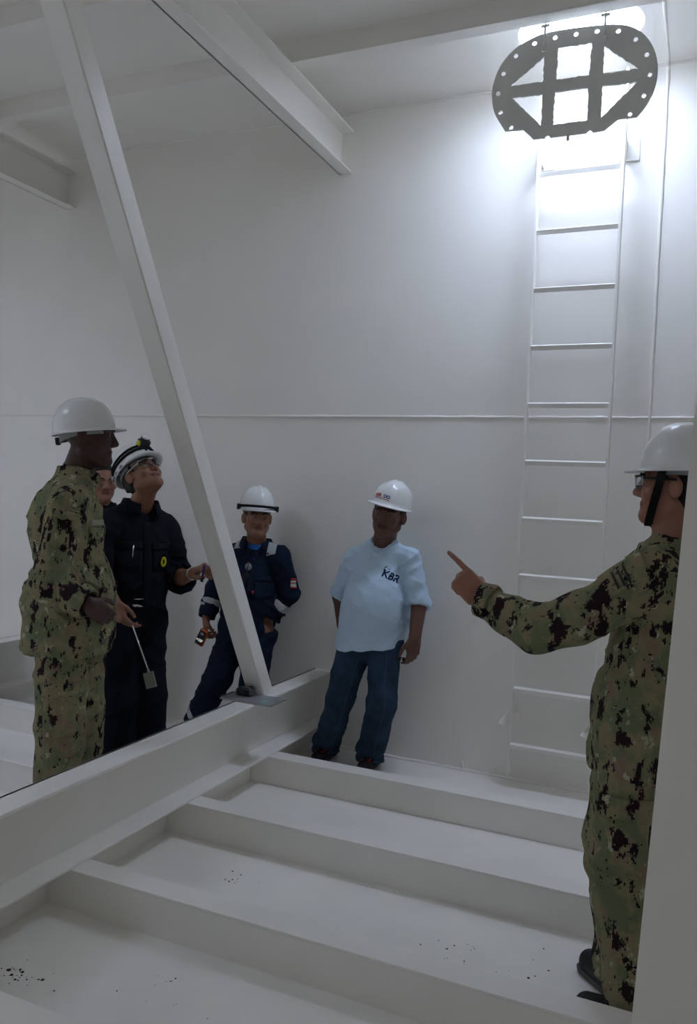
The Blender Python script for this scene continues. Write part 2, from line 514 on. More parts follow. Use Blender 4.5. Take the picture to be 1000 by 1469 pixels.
def surface_nets(F, lo, vox):
    S_ = F < 0
    c = S_[:-1, :-1, :-1].astype(np.int8)
    tot = np.zeros_like(c)
    for dx in (0, 1):
        for dy in (0, 1):
            for dz in (0, 1):
                tot += S_[dx:S_.shape[0] - 1 + dx, dy:S_.shape[1] - 1 + dy, dz:S_.shape[2] - 1 + dz]
    act = np.argwhere((tot > 0) & (tot < 8))
    idx = np.full(c.shape, -1, np.int32)
    idx[act[:, 0], act[:, 1], act[:, 2]] = np.arange(len(act))
    pos = np.zeros((len(act), 3)); cnt = np.zeros(len(act))
    corners = [(dx, dy, dz) for dx in (0, 1) for dy in (0, 1) for dz in (0, 1)]
    val = {cn: F[act[:, 0] + cn[0], act[:, 1] + cn[1], act[:, 2] + cn[2]] for cn in corners}
    for a in corners:
        for axis in range(3):
            if a[axis] == 0:
                b = tuple(1 if i == axis else a[i] for i in range(3))
                fa, fb = val[a], val[b]
                m = (fa < 0) != (fb < 0)
                t = np.where(m, fa / np.where(m, fa - fb, 1), 0)
                p = np.tile(np.array(a, float), (len(act), 1)); p[:, axis] += t
                pos[m] += p[m]; cnt[m] += 1
    verts = lo + (act + pos / cnt[:, None]) * vox
    quads = []
    for axis in range(3):
        u, w = (axis + 1) % 3, (axis + 2) % 3
        s0 = [slice(None)] * 3; s1 = [slice(None)] * 3
        s0[axis] = slice(0, -1); s1[axis] = slice(1, None)
        e = np.argwhere(S_[tuple(s0)] != S_[tuple(s1)])
        e = e[(e[:, u] > 0) & (e[:, w] > 0) & (e[:, u] < c.shape[u]) & (e[:, w] < c.shape[w])]
        inside = S_[e[:, 0], e[:, 1], e[:, 2]]
        def at(du, dw):
            q = e.copy(); q[:, u] += du; q[:, w] += dw
            return idx[q[:, 0], q[:, 1], q[:, 2]]
        q = np.stack([at(-1, -1), at(0, -1), at(0, 0), at(-1, 0)], 1)
        q[~inside] = q[~inside][:, ::-1]
        quads.append(q)
    return verts, np.concatenate(quads)

def vnormals(v, q):
    n = np.zeros_like(v)
    fn = np.cross(v[q[:, 2]] - v[q[:, 0]], v[q[:, 3]] - v[q[:, 1]])
    for i in range(4):
        np.add.at(n, q[:, i], fn)
    return n / (np.linalg.norm(n, axis=1, keepdims=True) + 1e-12)

def smooth(v, q, it=1, lam=0.5):
    for _ in range(it):
        acc = np.zeros_like(v); cnt = np.zeros(len(v))
        for i in range(4):
            a, b = q[:, i], q[:, (i + 1) % 4]
            np.add.at(acc, a, v[b]); np.add.at(cnt, a, 1)
            np.add.at(acc, b, v[a]); np.add.at(cnt, b, 1)
        v = v + lam * (acc / cnt[:, None] - v)
    return v

def np_mesh(name, v, q, base, mats, parent=None, mat_idx=None):
    me = bpy.data.meshes.new(name)
    v = (v - np.asarray(base)).astype(np.float32)
    me.vertices.add(len(v)); me.vertices.foreach_set('co', v.ravel())
    me.loops.add(len(q) * 4); me.loops.foreach_set('vertex_index', q.astype(np.int32).ravel())
    me.polygons.add(len(q)); me.polygons.foreach_set('loop_start', np.arange(0, len(q) * 4, 4, dtype=np.int32))
    me.polygons.foreach_set('loop_total', np.full(len(q), 4, np.int32))
    me.polygons.foreach_set('use_smooth', np.ones(len(q), bool))
    for m in mats:
        me.materials.append(m)
    if mat_idx is not None:
        me.polygons.foreach_set('material_index', mat_idx.astype(np.int32))
    me.update(calc_edges=True); me.validate()
    o = bpy.data.objects.new(name, me)
    C.objects.link(o)
    if parent is not None:
        o.parent = parent
    else:
        o.location = Vector(base)
    return o

def fold(v, q, amp, seed, sc=(9, 9, 22), sc2=(30, 30, 30)):
    """cloth folds: sharp ridged noise in two slanted directions along the normals, fine creases on top."""
    n = vnormals(v, q)
    w = vnoise(v, (4.5, 4.5, 4.5), seed + 9)
    tot = 0
    for i, sl in enumerate((0.55, -0.6)):
        p = v.copy(); p[:, 2] = v[:, 2] + sl * (v[:, 0] + 0.7 * v[:, 1])
        p = p + 0.03 * (vnoise(v, (11, 11, 11), seed + 3 + i)[:, None] - 0.5)
        a = vnoise(p, (sc[0] * 0.7, sc[1] * 0.7, sc[2] * 1.25), seed + 31 * i)
        tot = tot + (1 - np.abs(2 * a - 1)) ** 2.2
    b = vnoise(v, sc2, seed + 5)
    return v + n * (amp * (0.35 + 1.3 * w) * (1.15 * (tot - 0.75) + 0.5 * (b - 0.5)))[:, None]

def garment(name, F, base, m, parent, vox=0.007, amp=0.005, seed=1, sc=(9, 9, 22), sm=1, keep=None):
    v, q = F.mesh(vox)
    v = smooth(v, q, sm)
    if amp:
        v = fold(v, q, amp, seed, sc)
    return np_mesh(name, v, q, base, [m], parent)

# ------------------------------------------------------------------ cloth, skin and kit materials
def camo(name):
    m = mat(name, (0.2, 0.2, 0.12), 0.9, 0.1)
    nt = m.node_tree; b = nt.nodes['Principled BSDF']; L = nt.links.new
    tc = nt.nodes.new('ShaderNodeTexCoord')
    def snapped(step):
        s = nt.nodes.new('ShaderNodeVectorMath'); s.operation = 'SNAP'; s.inputs[1].default_value = (step,) * 3
        L(tc.outputs['Object'], s.inputs[0]); return s.outputs[0]
    def mask(step, scale, zs, thr, w, off, det=3.0):
        mp = nt.nodes.new('ShaderNodeMapping'); mp.inputs['Scale'].default_value = (1, 1, zs); mp.inputs['Location'].default_value = (off, off * 0.7, off * 1.3)
        L(snapped(step), mp.inputs[0])
        n = nt.nodes.new('ShaderNodeTexNoise'); n.inputs['Scale'].default_value = scale; n.inputs['Detail'].default_value = det; n.inputs['Roughness'].default_value = 0.6
        L(mp.outputs[0], n.inputs['Vector'])
        r = nt.nodes.new('ShaderNodeMapRange'); r.inputs['From Min'].default_value = thr; r.inputs['From Max'].default_value = thr + w; r.clamp = True
        L(n.outputs['Fac'], r.inputs['Value']); return r.outputs[0]
    cur = None
    for col, msk in (((0.155, 0.178, 0.098), mask(0.006, 13, 0.8, 0.47, 0.10, 1.0)), ((0.235, 0.172, 0.118), mask(0.006, 15, 0.8, 0.56, 0.06, 7.0)),
                     ((0.40, 0.38, 0.28), mask(0.0045, 24, 0.8, 0.635, 0.02, 13.0)), ((0.024, 0.013, 0.016), mask(0.005, 20, 0.55, 0.562, 0.015, 23.0, 4.5)),
                     ((0.030, 0.016, 0.019), mask(0.0045, 38, 0.7, 0.645, 0.015, 41.0, 3.0))):
        mx = nt.nodes.new('ShaderNodeMix'); mx.data_type = 'RGBA'
        L(msk, mx.inputs['Factor'])
        if cur is None: mx.inputs[6].default_value = (0.25, 0.222, 0.126, 1)
        else: L(cur, mx.inputs[6])
        mx.inputs[7].default_value = (*col, 1)
        cur = mx.outputs[2]
    L(cur, b.inputs['Base Color'])
    n = nt.nodes.new('ShaderNodeTexNoise'); n.inputs['Scale'].default_value = 24; n.inputs['Distortion'].default_value = 1.2
    bp = nt.nodes.new('ShaderNodeBump'); bp.inputs['Strength'].default_value = 0.5; bp.inputs['Distance'].default_value = 0.010
    L(tc.outputs['Object'], n.inputs['Vector']); L(n.outputs['Fac'], bp.inputs['Height']); L(bp.outputs['Normal'], b.inputs['Normal'])
    return m
M['camo'] = camo('camouflage_cloth')
M['navy'] = mat('black_navy_cloth', (0.0065, 0.0075, 0.013), 0.85, 0.15, bump=(26, 0.5, 0.010))
M['blue_cov'] = mat('navy_blue_cloth', (0.0065, 0.0135, 0.030), 0.85, 0.15, bump=(26, 0.5, 0.010))
M['shirt'] = mat('pale_blue_cotton', (0.54, 0.69, 0.84), 0.9, 0.1, bump=(20, 0.5, 0.010))
M['tee'] = mat('bright_blue_cotton', (0.03, 0.13, 0.42), 0.9, 0.1)
M['jeans'] = mat('blue_denim', (0.028, 0.050, 0.085), 0.9, 0.1, var=(9, 0.35), bump=(26, 0.5, 0.008))
M['seam'] = mat('denim_stitching', (0.055, 0.075, 0.105), 0.9, 0.1)
M['skin_dark'] = mat('dark_brown_skin', (0.060, 0.026, 0.018), 0.45, 0.45, bump=(220, 0.15, 0.001))
M['skin_brown'] = mat('brown_skin', (0.125, 0.052, 0.034), 0.45, 0.45, bump=(220, 0.15, 0.001))
M['skin_tan'] = mat('tan_skin', (0.26, 0.115, 0.068), 0.45, 0.45, bump=(220, 0.15, 0.001))
M['skin_mid'] = mat('medium_skin', (0.30, 0.128, 0.082), 0.45, 0.45, bump=(220, 0.15, 0.001))
M['lips'] = mat('lips', (0.155, 0.060, 0.048), 0.6, 0.2)
M['lips_dark'] = mat('dark_lips', (0.065, 0.027, 0.022), 0.6, 0.2)
M['lips_brown'] = mat('brown_lips', (0.095, 0.038, 0.028), 0.6, 0.2)
M['hair'] = mat('black_hair', (0.008, 0.007, 0.007), 0.6, 0.4, bump=(300, 0.8, 0.003))
M['eye_white'] = mat('eye_white', (0.30, 0.28, 0.26), 0.3, 0.4)
M['iris'] = mat('dark_iris', (0.012, 0.008, 0.006), 0.1, 0.6)
M['hat'] = mat('white_hat_shell', (0.80, 0.81, 0.80), 0.22, 0.55)
M['hat_in'] = mat('grey_hat_suspension', (0.30, 0.31, 0.31), 0.6, 0.3)
M['black'] = mat('black_plastic', (0.012, 0.012, 0.013), 0.45, 0.4)
M['strap'] = mat('black_webbing', (0.010, 0.010, 0.011), 0.8, 0.2)
M['leather'] = mat('black_boot_leather', (0.014, 0.012, 0.014), 0.5, 0.4, bump=(90, 0.4, 0.002))
M['sole'] = mat('grey_rubber_sole', (0.10, 0.10, 0.10), 0.8, 0.2)
M['reflective'] = mat('grey_reflective_tape', (0.42, 0.44, 0.44), 0.45, 0.4)
M['orange'] = mat('orange_rubber', (0.62, 0.10, 0.018), 0.5, 0.4)
M['yellow'] = mat('yellow_plastic', (0.62, 0.58, 0.02), 0.45, 0.4)
M['screen'] = mat('dark_screen', (0.004, 0.005, 0.006), 0.15, 0.5)
M['digits'] = mat('lit_digits', (0.6, 0.6, 0.55), 0.5, 0.2, emit=((0.9, 0.95, 0.85), 0.6))
M['white_print'] = mat('white_print', (0.55, 0.55, 0.50), 0.7, 0.2)
M['navy_print'] = mat('navy_print', (0.008, 0.020, 0.075), 0.8, 0.1)
M['red_print'] = mat('red_print', (0.42, 0.03, 0.035), 0.6, 0.2)
M['blue_print'] = mat('blue_print', (0.02, 0.05, 0.25), 0.6, 0.2)
M['yellow_print'] = mat('yellow_print', (0.45, 0.48, 0.03), 0.7, 0.2)
M['chrome'] = mat('polished_metal', (0.62, 0.62, 0.62), 0.2, 0.5, 1.0)
M['mirror'] = mat('inspection_mirror', (0.20, 0.20, 0.17), 0.15, 0.5, 1.0)
M['glass'] = mat('clear_lens', (0.92, 0.95, 0.95), 0.03, 0.5, 0.0, trans=1.0, ior=1.25)
M['lamp_lens'] = mat('lamp_lens', (0.80, 0.82, 0.82), 0.15, 0.6)
M['shoe'] = mat('black_shoe_mesh', (0.016, 0.010, 0.014), 0.7, 0.3)
M['tape_tan'] = mat('tan_name_tape', (0.30, 0.29, 0.22), 0.9, 0.1)
M['purple'] = mat('purple_rubber', (0.06, 0.02, 0.14), 0.6, 0.3)

# ------------------------------------------------------------------ anatomy
def frame(fwd, up):
    y = unit(fwd); z = unit(np.asarray(up, float) - np.dot(up, y) * y); x = np.cross(y, z)
    return np.stack([x, y, z], 1)                     # columns: right, forward, up

def add_head(F, H, R, s=1.0, wide=1.0, jaw=1.0):
    """head with face: H the centre at ear height, R columns right / forward / up."""
    p = lambda x, y, z: H + R @ (np.array([x * wide, y, z]) * s)
    E = lambda c, r, k=0.015, op='u': F.ell(p(*c), np.array([r[0] * wide, r[1], r[2]]) * s, R, k, op)
    K = lambda a, b, ra, rb, k=0.01, op='u': F.cone(p(*a), p(*b), ra * s, rb * s, k, op=op)
    E((0, -0.012, 0.042), (0.076, 0.096, 0.084))
    E((0, 0.028, -0.022), (0.062, 0.064, 0.080), 0.03)
    K((0, 0.020, -0.058), (0, 0.066, -0.092), 0.047 * jaw, 0.025 * jaw, 0.03)          # jaw to chin
    for sx in (-1, 1):
        K((sx * 0.052, -0.002, -0.050), (sx * 0.020, 0.066, -0.090), 0.021 * jaw, 0.017, 0.025)   # jaw edge
        E((sx * 0.036, 0.062, -0.018), (0.027, 0.024, 0.026), 0.02)           # cheek
        K((sx * 0.010, 0.088, 0.030), (sx * 0.046, 0.074, 0.031), 0.010, 0.009, 0.014)   # brow
        E((sx * 0.031, 0.098, 0.010), (0.019, 0.016, 0.0115), 0.010, 's')      # eye socket
        E((sx * 0.031, 0.0775, 0.0095), (0.0155, 0.0125, 0.0125), 0.004)       # eyelids round the ball
        E((sx * 0.012, 0.096, -0.027), (0.010, 0.011, 0.0085), 0.006)          # nostril wing
    K((0, 0.089, 0.020), (0, 0.108, -0.020), 0.0085, 0.0125, 0.009)            # nose
    K((-0.018, 0.0870, -0.0515), (0.018, 0.0870, -0.0515), 0.0078, 0.0078, 0.006)    # upper lip
    K((-0.015, 0.0845, -0.0635), (0.015, 0.0845, -0.0635), 0.0085, 0.0085, 0.006)    # lower lip
    K((-0.022, 0.0955, -0.0575), (0.022, 0.0955, -0.0575), 0.0026, 0.0026, 0.003, 's')
    K((0, 0.074, -0.086), (0, 0.076, -0.090), 0.020, 0.020, 0.015)             # chin
    for sx in (-1, 1):
        F.ell(p(sx * 0.0800, -0.008, 0.000), np.array([0.011, 0.023, 0.034]) * s, R @ np.array([[math.cos(sx * .35), -math.sin(sx * .35), 0], [math.sin(sx * .35), math.cos(sx * .35), 0], [0, 0, 1]]), 0.006)
        F.ell(p(sx * 0.0905, 0.000, -0.002), np.array([0.007, 0.011, 0.016]) * s, R, 0.004, 's')

def add_hand(F, W, d, n, tv, curl, thumb, s=1.0, spread=0.0):
    """palm, four fingers and a thumb: W wrist, d towards the knuckles, n out of the palm, tv towards the thumb side."""
    d = unit(d); n = unit(n - np.dot(n, d) * d); l = np.cross(d, n)
    if np.dot(l, tv) < 0: l = -l
    R = np.stack([l, d, n], 1)
    F.box(W + d * 0.050 * s, np.array([0.041, 0.047, 0.0145]) * s, R, 0.0135 * s, 0.012)
    F.cone(W - d * 0.01, W + d * 0.03 * s, 0.026 * s, 0.027 * s, 0.02, n, 0.72)
    F.cone(W + d * 0.028 * s + l * 0.022 * s + n * 0.007 * s, W + d * 0.062 * s + l * 0.030 * s + n * 0.008 * s, 0.017 * s, 0.013 * s, 0.012)   # ball of the thumb
    offs = (0.0305, 0.0105, -0.0100, -0.0290); base = (0.090, 0.095, 0.091, 0.083)
    lens = ((0.043, 0.026, 0.021), (0.047, 0.030, 0.022), (0.043, 0.028, 0.021), (0.034, 0.021, 0.019))
    for i in range(4):
        p = W + (d * base[i] + l * offs[i]) * s
        a = 0.0; r = (0.0100, 0.0098, 0.0095, 0.0085)[i] * s
        dd = unit(d + l * spread * (1.5 - i) * 0.12)
        p0 = p - dd * 0.015 * s
        F.cone(p0, p, r * 1.1, r, 0.006)
        for j in range(3):
            a += math.radians(curl[i][j])
            v = dd * math.cos(a) + n * math.sin(a)
            q = p + v * lens[i][j] * s
            F.cone(p, q, r, r * 0.9, 0.0035)
            p, r = q, r * 0.9
    p = W + (d * 0.022 + l * 0.030 + n * 0.004) * s; r = 0.0145 * s
    for (kd, kl, kn), L in zip(thumb, (0.040, 0.032, 0.027)):
        v = unit(d * kd + l * kl + n * kn); q = p + v * L * s
        F.cone(p, q, r, r * 0.86, 0.005); p, r = q, r * 0.86

def child_ell(name, c, rad, R, base, mats, parent, front=None):
    """small ellipsoid mesh; faces towards `front` take the second material."""
    bm = bmesh.new()
    bmesh.ops.create_uvsphere(bm, u_segments=14, v_segments=10, radius=1.0)
    Rm = np.asarray(R)
    for f in bm.faces:
        if front is not None and f.calc_center_median().dot(Vector(front)) > 0.80:
            f.material_index = 1
    for v in bm.verts:
        q = np.asarray(c) + Rm @ (np.array(v.co) * np.asarray(rad)) - np.asarray(base)
        v.co = Vector(q)
    me = bpy.data.meshes.new(name); bm.to_mesh(me); bm.free()
    for m in mats: me.materials.append(m)
    me.polygons.foreach_set('use_smooth', [True] * len(me.polygons))
    o = bpy.data.objects.new(name, me); C.objects.link(o); o.parent = parent
    return o

def hair_mesh(H, R, s, wide, base, parent, full=False, seed=0):
    F = Field()
    p = lambda x, y, z: H + R @ (np.array([x * wide, y, z]) * s)
    F.ell(p(0, -0.014, 0.044), np.array([0.081 * wide, 0.101, 0.089]) * s, R, 0.01)
    F.ell(p(0, -0.030, -0.010), np.array([0.072 * wide, 0.075, 0.075]) * s, R, 0.02)
    F.box(p(0, 0.115, -0.02), np.array([0.12, 0.075, 0.10]) * s, R, 0.02, 0.012, 's')                      # the face stays bare
    if full: F.box(p(0, 0.125, 0.04), np.array([0.12, 0.06, 0.055]) * s, R, 0.03, 0.012, 's')
    for sx in (-1, 1): F.ell(p(sx * 0.085, 0.004, -0.008), np.array([0.03, 0.034, 0.046]) * s, R, 0.006, 's')
    F.plane(p(0, 0, -0.062), R @ np.array([0, 0.35, -1.0]), 0.3 * s)
    v, q = F.mesh(0.006)
    n = vnormals(v, q)
    v = v + n * (0.003 * (vnoise(v, (90, 90, 60), seed) - 0.4))[:, None]
    return np_mesh('hair', v, q, base, [M['hair']], parent)

def face_bits(H, R, s, wide, base, parent, gaze=(0, 1, 0)):
    p = lambda x, y, z: H + R @ (np.array([x * wide, y, z]) * s)
    for sx in (-1, 1):
        child_ell('eye', p(sx * 0.031, 0.0815, 0.0100), np.array([0.0125, 0.0094, 0.0058]) * s, R, base, [M['eye_white'], M['iris']], parent, gaze)
        F = Field()
        F.cone(p(sx * 0.016, 0.0985, 0.0320), p(sx * 0.034, 0.0935, 0.0365), 0.0040 * s, 0.0042 * s, 0.003)
        F.cone(p(sx * 0.034, 0.0935, 0.0365), p(sx * 0.050, 0.0810, 0.0320), 0.0042 * s, 0.0028 * s, 0.003)
        v, q = F.mesh(0.0024)
        np_mesh('eyebrow', v, q, base, [M['hair']], parent)

def body_mesh(F, H, R, s, wide, base, skin, lips, vox=0.0046):
    v, q = F.mesh(vox)
    v = smooth(v, q, 1, 0.35)
    c = (v[q].mean(1) - H) @ R / s
    m = np.zeros(len(q), int)
    m[(np.abs(c[:, 0]) / wide < 0.026 - 95 * (c[:, 2] + 0.0570) ** 2) & (np.abs(c[:, 2] + 0.0570) < 0.0120) & (c[:, 1] > 0.075)] = 1
    return np_mesh('person', v, q, base, [skin, lips], None, m)

def hard_hat(parent, base, c, R, L=0.135, Wd=0.110, Hh=0.148, bill=0.050, style='cap', name='hard_hat'):
    """shell of revolution with ridges, a rim lip and a peak; c rim centre, R columns right / forward / up."""
    bm = bmesh.new()
    N = 56
    rows = []
    def pt(rho, th, off=0.0):
        x, y = math.sin(th) * Wd * rho, math.cos(th) * L * rho
        z = Hh * max(0.0, 1 - rho ** 2.35) ** (1 / 2.1)
        if style == 'cap':
            z += 0.0055 * math.exp(-((abs(x) - 0.0) / 0.012) ** 4) * (1 - rho ** 6) + 0.0035 * math.exp(-((abs(x) - 0.034) / 0.008) ** 2) * (1 - rho ** 5)
        elif style == 'vent':
            z += 0.006 * math.exp(-(x / 0.030) ** 6) * (1 - rho ** 6)
            g = math.exp(-(((rho - 0.80) / 0.05) ** 2)) * (1 if abs(math.sin(th)) > 0.45 else 0.0)
            x *= 1 + 0.03 * g; y *= 1 + 0.03 * g
        if off:
            n = Vector((x / Wd ** 2, y / L ** 2, max(z, 0.001) / Hh ** 2)).normalized()
            x, y, z = x - n.x * off, y - n.y * off, z - n.z * off
        return Vector((x, y, z))
    ths = [2 * math.pi * k / N for k in range(N)]
    rh = [0.10, 0.22, 0.34, 0.46, 0.57, 0.67, 0.76, 0.84, 0.90, 0.945, 0.975, 0.993, 1.0]
    for r in rh:
        rows.append([pt(r, t) for t in ths])
    def rim(t, grow, dz):
        cs = math.cos(t)
        b = bill * max(0.0, (cs - 0.15) / 0.85) ** 0.75 if cs > 0.15 else 0.0
        e = 0.007 + b
        q = pt(1.0, t)
        dr = Vector((q.x / Wd ** 2, q.y / L ** 2, 0)).normalized()
        if b: dr = (dr * 0.55 + Vector((0, 1, 0)) * 0.45).normalized()
        return q + dr * e * grow + Vector((0, 0, dz - 0.08 * b * grow))
    rows.append([rim(t, 0.5, -0.006) for t in ths])
    rows.append([rim(t, 1.0, -0.008) for t in ths])
    rows.append([rim(t, 1.0, -0.012) for t in ths])
    rows.append([rim(t, 0.4, -0.012) for t in ths])
    rows.append([pt(1.0, t, 0.004) + Vector((0, 0, -0.008)) for t in ths])
    for r in (0.97, 0.90, 0.76, 0.57, 0.34, 0.10):
        rows.append([pt(r, t, 0.004) for t in ths])
    R = np.asarray(R)
    tr = lambda q: Vector(np.asarray(c) + R @ np.array(q) - np.asarray(base))
    bv = [[bm.verts.new(tr(q)) for q in row] for row in rows]
    for a, b in zip(bv, bv[1:]):
        for k in range(N):
            bm.faces.new((a[k], a[(k + 1) % N], b[(k + 1) % N], b[k]))
    top = bm.verts.new(tr(pt(0.0, 0))); bot = bm.verts.new(tr(Vector((0, 0, Hh - 0.004))))
    for k in range(N):
        bm.faces.new((top, bv[0][(k + 1) % N], bv[0][k])); bm.faces.new((bot, bv[-1][k], bv[-1][(k + 1) % N]))
    hat = from_bm(name, bm, M['hat'], parent, True)
    # headband inside with a nape strap
    bm = bmesh.new()
    w, l = Wd * 0.80, L * 0.815
    rr = [[], [], [], []]
    for t in ths:
        drop = 0.020 * max(0.0, -math.cos(t)) ** 1.5
        for j, (g, z) in enumerate(((1.0, 0.012), (1.0, -0.024 - drop), (0.965, -0.024 - drop), (0.965, 0.012))):
            rr[j].append(bm.verts.new(tr((math.sin(t) * w * g, math.cos(t) * l * g, z))))
    for j in range(4):
        for k in range(N):
            bm.faces.new((rr[j][k], rr[j][(k + 1) % N], rr[(j + 1) % 4][(k + 1) % N], rr[(j + 1) % 4][k]))
    from_bm('headband', bm, M['hat_in'], hat, True)
    bm = bmesh.new()
    box_bm(bm, (-0.018, -l - 0.016, -0.052), (0.018, -l + 0.002, -0.020), 0.004)
    for v in bm.verts: v.co = tr(v.co)
    from_bm('ratchet', bm, M['black'], hat)
    return hat

def local_box(name, c, R, lo, hi, m, parent, base, bev=0.002):
    bm = bmesh.new(); box_bm(bm, lo, hi, bev)
    for v in bm.verts: v.co = Vector(np.asarray(c) + np.asarray(R) @ np.array(v.co) - np.asarray(base))
    return from_bm(name, bm, m, parent)

def local_tube(name, c, R, pts, rad, m, parent, base, seg=8):
    bm = bmesh.new()
    tube_bm(bm, [Vector(np.asarray(c) + np.asarray(R) @ np.array(p) - np.asarray(base)) for p in pts], rad, seg)
    return from_bm(name, bm, m, parent, True)

def glasses(parent, base, H, R, s, wide, dark_temple=True):
    g = bpy.data.objects.new('safety_glasses', None); C.objects.link(g); g.parent = parent; g.empty_display_size = 0.02
    Hs = np.asarray(H)
    for sx in (-1, 1):
        bm = bmesh.new()
        n, mrows = 8, 5
        g0 = []
        for layer in (0, 0.0018):
            rows = []
            for j in range(mrows):
                row = []
                for i in range(n):
                    u = i / (n - 1); x = (0.006 + 0.058 * u); z = 0.031 - 0.040 * j / (mrows - 1) * (1 - 0.25 * u ** 3)
                    y = 0.1145 - 0.030 * u ** 2.2 - 0.004 * (j / 4)
                    row.append(bm.verts.new(Vector(Hs + R @ (np.array([sx * x * wide, y + layer, z]) * s) - np.asarray(base))))
                rows.append(row)
            g0.append(rows)
        for j in range(mrows - 1):
            for i in range(n - 1):
                for l in (0, 1):
                    bm.faces.new((g0[l][j][i], g0[l][j][i + 1], g0[l][j + 1][i + 1], g0[l][j + 1][i]))
        bd = [(0, i) for i in range(n)] + [(j, n - 1) for j in range(1, mrows)] + [(mrows - 1, i) for i in range(n - 2, -1, -1)] + [(j, 0) for j in range(mrows - 2, 0, -1)]
        for k in range(len(bd)):
            a, b = bd[k], bd[(k + 1) % len(bd)]
            bm.faces.new((g0[0][a[0]][a[1]], g0[0][b[0]][b[1]], g0[1][b[0]][b[1]], g0[1][a[0]][a[1]]))
        from_bm('lens', bm, M['glass'], g, True)
        local_tube('temple', Hs, R, [tuple(np.array([sx * 0.066 * wide, 0.084, 0.024]) * s), tuple(np.array([sx * 0.084 * wide, 0.02, 0.024]) * s), tuple(np.array([sx * 0.088 * wide, -0.012, 0.022]) * s)], 0.0042 * s, M['black'] if dark_temple else M['chrome'], g, base)
    local_tube('brow_bar', Hs, R, [tuple(np.array([x * wide, 0.1155 - 0.030 * (abs(x) / 0.064) ** 2.2, 0.0315]) * s) for x in (-0.064, -0.04, -0.015, 0.0, 0.015, 0.04, 0.064)], 0.0022 * s, M['black'] if dark_temple else M['chrome'], g, base)
    return g

# ------------------------------------------------------------------ things laid onto cloth: pockets, tapes, prints
from mathutils.bvhtree import BVHTree
def bvh_of(o, base):
    me = o.data
    vs = [Vector(v.co) for v in me.vertices]
    return BVHTree.FromPolygons(vs, [tuple(p.vertices) for p in me.polygons])

def cloth_patch(name, bv, base, c, n, up, w, h, t, m, parent, nx=8, ny=6, shape=None):
    """a thin patch that follows the cloth: c world centre, n outward, up; w x h metres, t proud."""
    n = Vector(n).normalized(); up = Vector(up); up = (up - n * up.dot(n)).normalized(); rt = up.cross(n)
    c = Vector(c) - Vector(base)
    bm = bmesh.new(); lay = []
    for out in (t, -0.004):
        rows = []
        for j in range(ny):
            row = []
            for i in range(nx):
                u, v = i / (nx - 1) - 0.5, j / (ny - 1) - 0.5
                if shape == 'flap' and v < -0.2: v += 0.0 if abs(u) < 0.01 else 0.18 * (abs(u) * 2) ** 1.2 * (-v - 0.2) / 0.3
                p = c + rt * u * w + up * v * h
                hit = bv.ray_cast(p + n * 0.12, -n, 0.30)
                q = hit[0] if hit[0] is not None else p
                row.append(bm.verts.new(q + n * out))
            rows.append(row)
        lay.append(rows)
    for j in range(ny - 1):
        for i in range(nx - 1):
            for l in (0, 1):
                bm.faces.new((lay[l][j][i], lay[l][j][i + 1], lay[l][j + 1][i + 1], lay[l][j + 1][i]))
    bd = [(0, i) for i in range(nx)] + [(j, nx - 1) for j in range(1, ny)] + [(ny - 1, i) for i in range(nx - 2, -1, -1)] + [(j, 0) for j in range(ny - 2, 0, -1)]
    for k in range(len(bd)):
        a, b = bd[k], bd[(k + 1) % len(bd)]
        bm.faces.new((lay[0][a[0]][a[1]], lay[0][b[0]][b[1]], lay[1][b[0]][b[1]], lay[1][a[0]][a[1]]))
    return from_bm(name, bm, m, parent, True)

def text_mesh(body, size, extr=0.0, bold=0.0, shear=0.0):
    cu = bpy.data.curves.new('lettering', 'FONT')
    cu.body = body; cu.size = size; cu.extrude = extr; cu.offset = bold; cu.shear = shear; cu.resolution_u = 3
    cu.align_x = 'CENTER'; cu.align_y = 'CENTER'
    o = bpy.data.objects.new('lettering', cu); C.objects.link(o)
    dg = bpy.context.evaluated_depsgraph_get()
    me = bpy.data.meshes.new_from_object(o.evaluated_get(dg))
    bpy.data.objects.remove(o); bpy.data.curves.remove(cu)
    return me

def print_on(name, me, bv, base, c, n, up, m, parent, off=0.0012, spin=0.0):
    """lay flat lettering (xy mesh) onto a surface through its bvh."""
    n = Vector(n).normalized(); up = Vector(up); up = (up - n * up.dot(n)).normalized(); rt = up.cross(n)
    c = Vector(c) - Vector(base)
    bm = bmesh.new(); bm.from_mesh(me)
    bmesh.ops.triangulate(bm, faces=bm.faces)
    bmesh.ops.subdivide_edges(bm, edges=[e for e in bm.edges if e.calc_length() > 0.006], cuts=1)
    cs, sn = math.cos(spin), math.sin(spin)
    for v in bm.verts:
        x, y = v.co.x * cs - v.co.y * sn, v.co.x * sn + v.co.y * cs
        p = c + rt * x + up * y
        hit = bv.ray_cast(p + n * 0.10, -n, 0.25)
        v.co = (hit[0] if hit[0] is not None else p) + n * (off + v.co.z)
    o = from_bm(name, bm, m, parent)
    return o

def ring_outline(r0, r1, a0, a1, n=20):
    me = bpy.data.meshes.new('arc'); vs, fs = [], []
    for i in range(n + 1):
        a = a0 + (a1 - a0) * i / n; w = (r1 - r0)
        vs += [(r0 * math.cos(a), r0 * math.sin(a), 0), (r1 * math.cos(a), r1 * math.sin(a), 0)]
        if i: fs.append((2 * i - 2, 2 * i - 1, 2 * i + 1, 2 * i))
    me.from_pydata(vs, [], fs); return me

